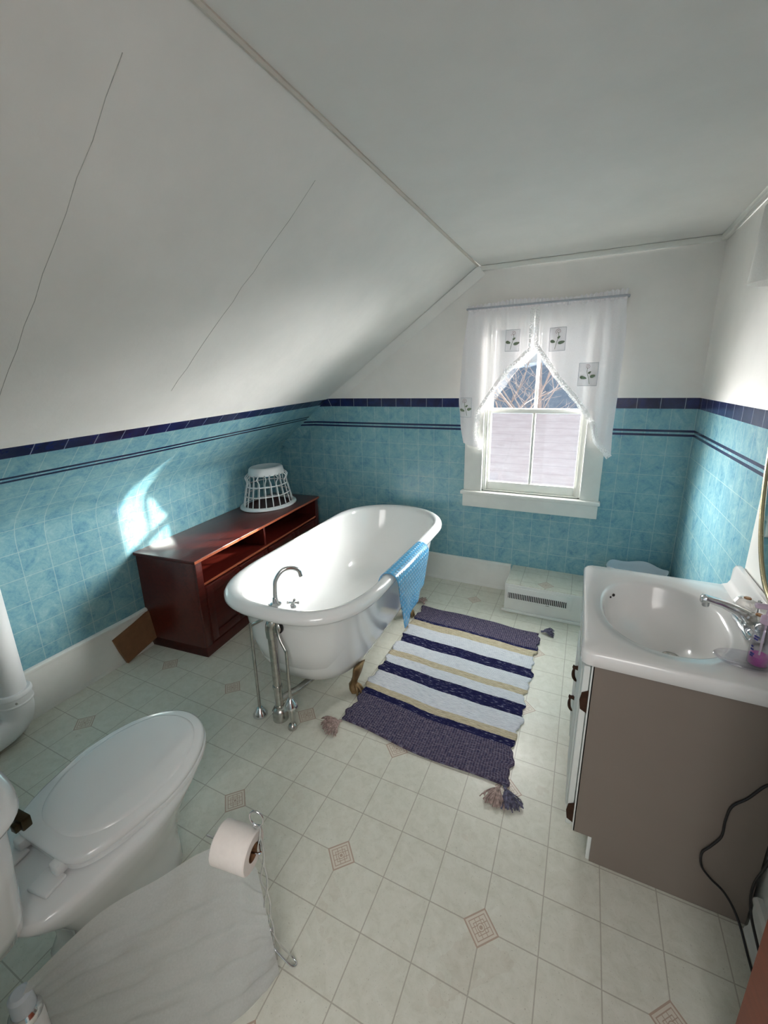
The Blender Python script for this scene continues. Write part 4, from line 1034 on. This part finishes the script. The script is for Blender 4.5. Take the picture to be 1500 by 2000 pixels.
# ------------------------------------------------------------------ mirror, lamp on the right wall
mr = thing('oval_mirror', 'oval wall mirror with thin gold frame above the sink', 'mirror')
mc, ma, mb = Vector((XC - .013, .600, 1.340)), .285, .50
def mring(f, dx_): return [mc + Vector((-dx_, ma * math.cos(a) * 1.0 + math.cos(a) * f, mb * math.sin(a) + math.sin(a) * f)) for a in [2 * PI * k / 96 for k in range(96)]]
bm = bmesh.new(); ringloft(bm, [mring(-.016, .004), mring(-.012, .012), mring(-.004, .016), mring(.0, .010), mring(.0, .0)], False, False)
bmesh.ops.recalc_face_normals(bm, faces=bm.faces[:]); link('mirror_frame', bm, 'gold', mr, smooth=True)
bm = bmesh.new(); vs = [bm.verts.new(p) for p in mring(-.015, .005)]; bm.faces.new(vs); bm2 = bm
bmesh.ops.recalc_face_normals(bm, faces=bm.faces[:])
go = link('mirror_glass', bm, 'silver', mr)
go.modifiers.new('Solidify', 'SOLIDIFY').thickness = .004
lm = thing('wall_lamp', 'frosted cylinder glass lamp shade high on the right wall', 'lamp')
lc = Vector((1.075, .93, 1.765)); lr = .066
bm = bmesh.new(); lathe(bm, [(lr * 1.06, 0), (lr * 1.04, .01), (lr, .05), (lr * .90, .215), (lr * .5, .228), (.018, .230), (.018, .226), (lr * .48, .224), (lr * .87, .212), (lr * .97, .05), (lr * 1.02, .0)], c=lc, seg=48)
bmesh.ops.recalc_face_normals(bm, faces=bm.faces[:]); link('glass_shade', bm, 'shade', lm, smooth=True)
LT('socket', [(0, .15), (.017, .15), (.019, .232), (.012, .245), (0, .247)], lc, 'chrome', lm, 24)
LT('bulb', [(0, .055), (.016, .062), (.027, .085), (.026, .105), (.014, .135), (.012, .15), (0, .15)], lc, 'porc', lm, 24)
TB('arm', [lc + Vector((0, 0, .24)), lc + Vector((.02, 0, .26)), lc + Vector((.07, 0, .25))], .007, 'chrome', lm, 10, 5)
# ------------------------------------------------------------------ power cord
def VP(x, z, y=.300): return (x, y, z)
cp = [(1.136, .20, .56), (1.110, .28, .575), (1.092, .298, .560), (1.092, .300, .535), (1.112, .292, .515), (1.128, .290, .525), (1.118, .292, .508), (1.093, .303, .492), (1.062, .304, .432), (1.036, .304, .392), (1.030, .304, .340), (1.030, .304, .285), (1.012, .303, .240), (.997, .302, .208), (1.002, .300, .165), (1.026, .298, .135), (1.060, .290, .112), (1.090, .27, .070), (1.108, .22, .02), (1.11, .12, .006), (1.09, .02, .006)]
pc = TB('power_cord', cp, .0032, 'black', None, 8, 8); tag(pc, 'black power cord hanging in loose loops down the vanity side', 'cord')
cp2 = [(1.128, .20, .46), (1.120, .245, .38), (1.108, .255, .28), (1.100, .262, .20), (1.104, .25, .13), (1.122, .21, .06), (1.13, .15, .02), (1.12, .05, .006)]
pc2 = TB('power_cord', cp2, .0034, 'black', None, 8, 8); tag(pc2, 'straighter black cord running down the wall to the right of the vanity', 'cord')
# ------------------------------------------------------------------ door leaf
bm = bmesh.new(); DM = Matrix.Translation((1.128, YF + .03, 0)) @ Matrix.Rotation(math.radians(6.5), 4, 'Z')
box(bm, -.036, 0, 0, .86, .012, 2.0, .002, mx=DM)
dl = struct(link('door_1', bm, 'doorwood', autosm=30))
for z in (.12, 1.0):
    bm = bmesh.new(); box(bm, -.040, -.035, .12, .74, z, z + .74, .003, mx=DM); link('door_panel', bm, 'doorwood', dl, autosm=30)
bm = bmesh.new(); lathe(bm, [(0, 0), (.026, 0), (.024, .008), (.010, .014), (.010, .034), (.026, .05), (.024, .064), (0, .068)], seg=24, mx=DM @ Matrix.Translation((-.036, .80, .95)) @ Matrix.Rotation(-PI / 2, 4, 'Y')); link('door_knob', bm, 'antique', dl, smooth=True)
rebase()
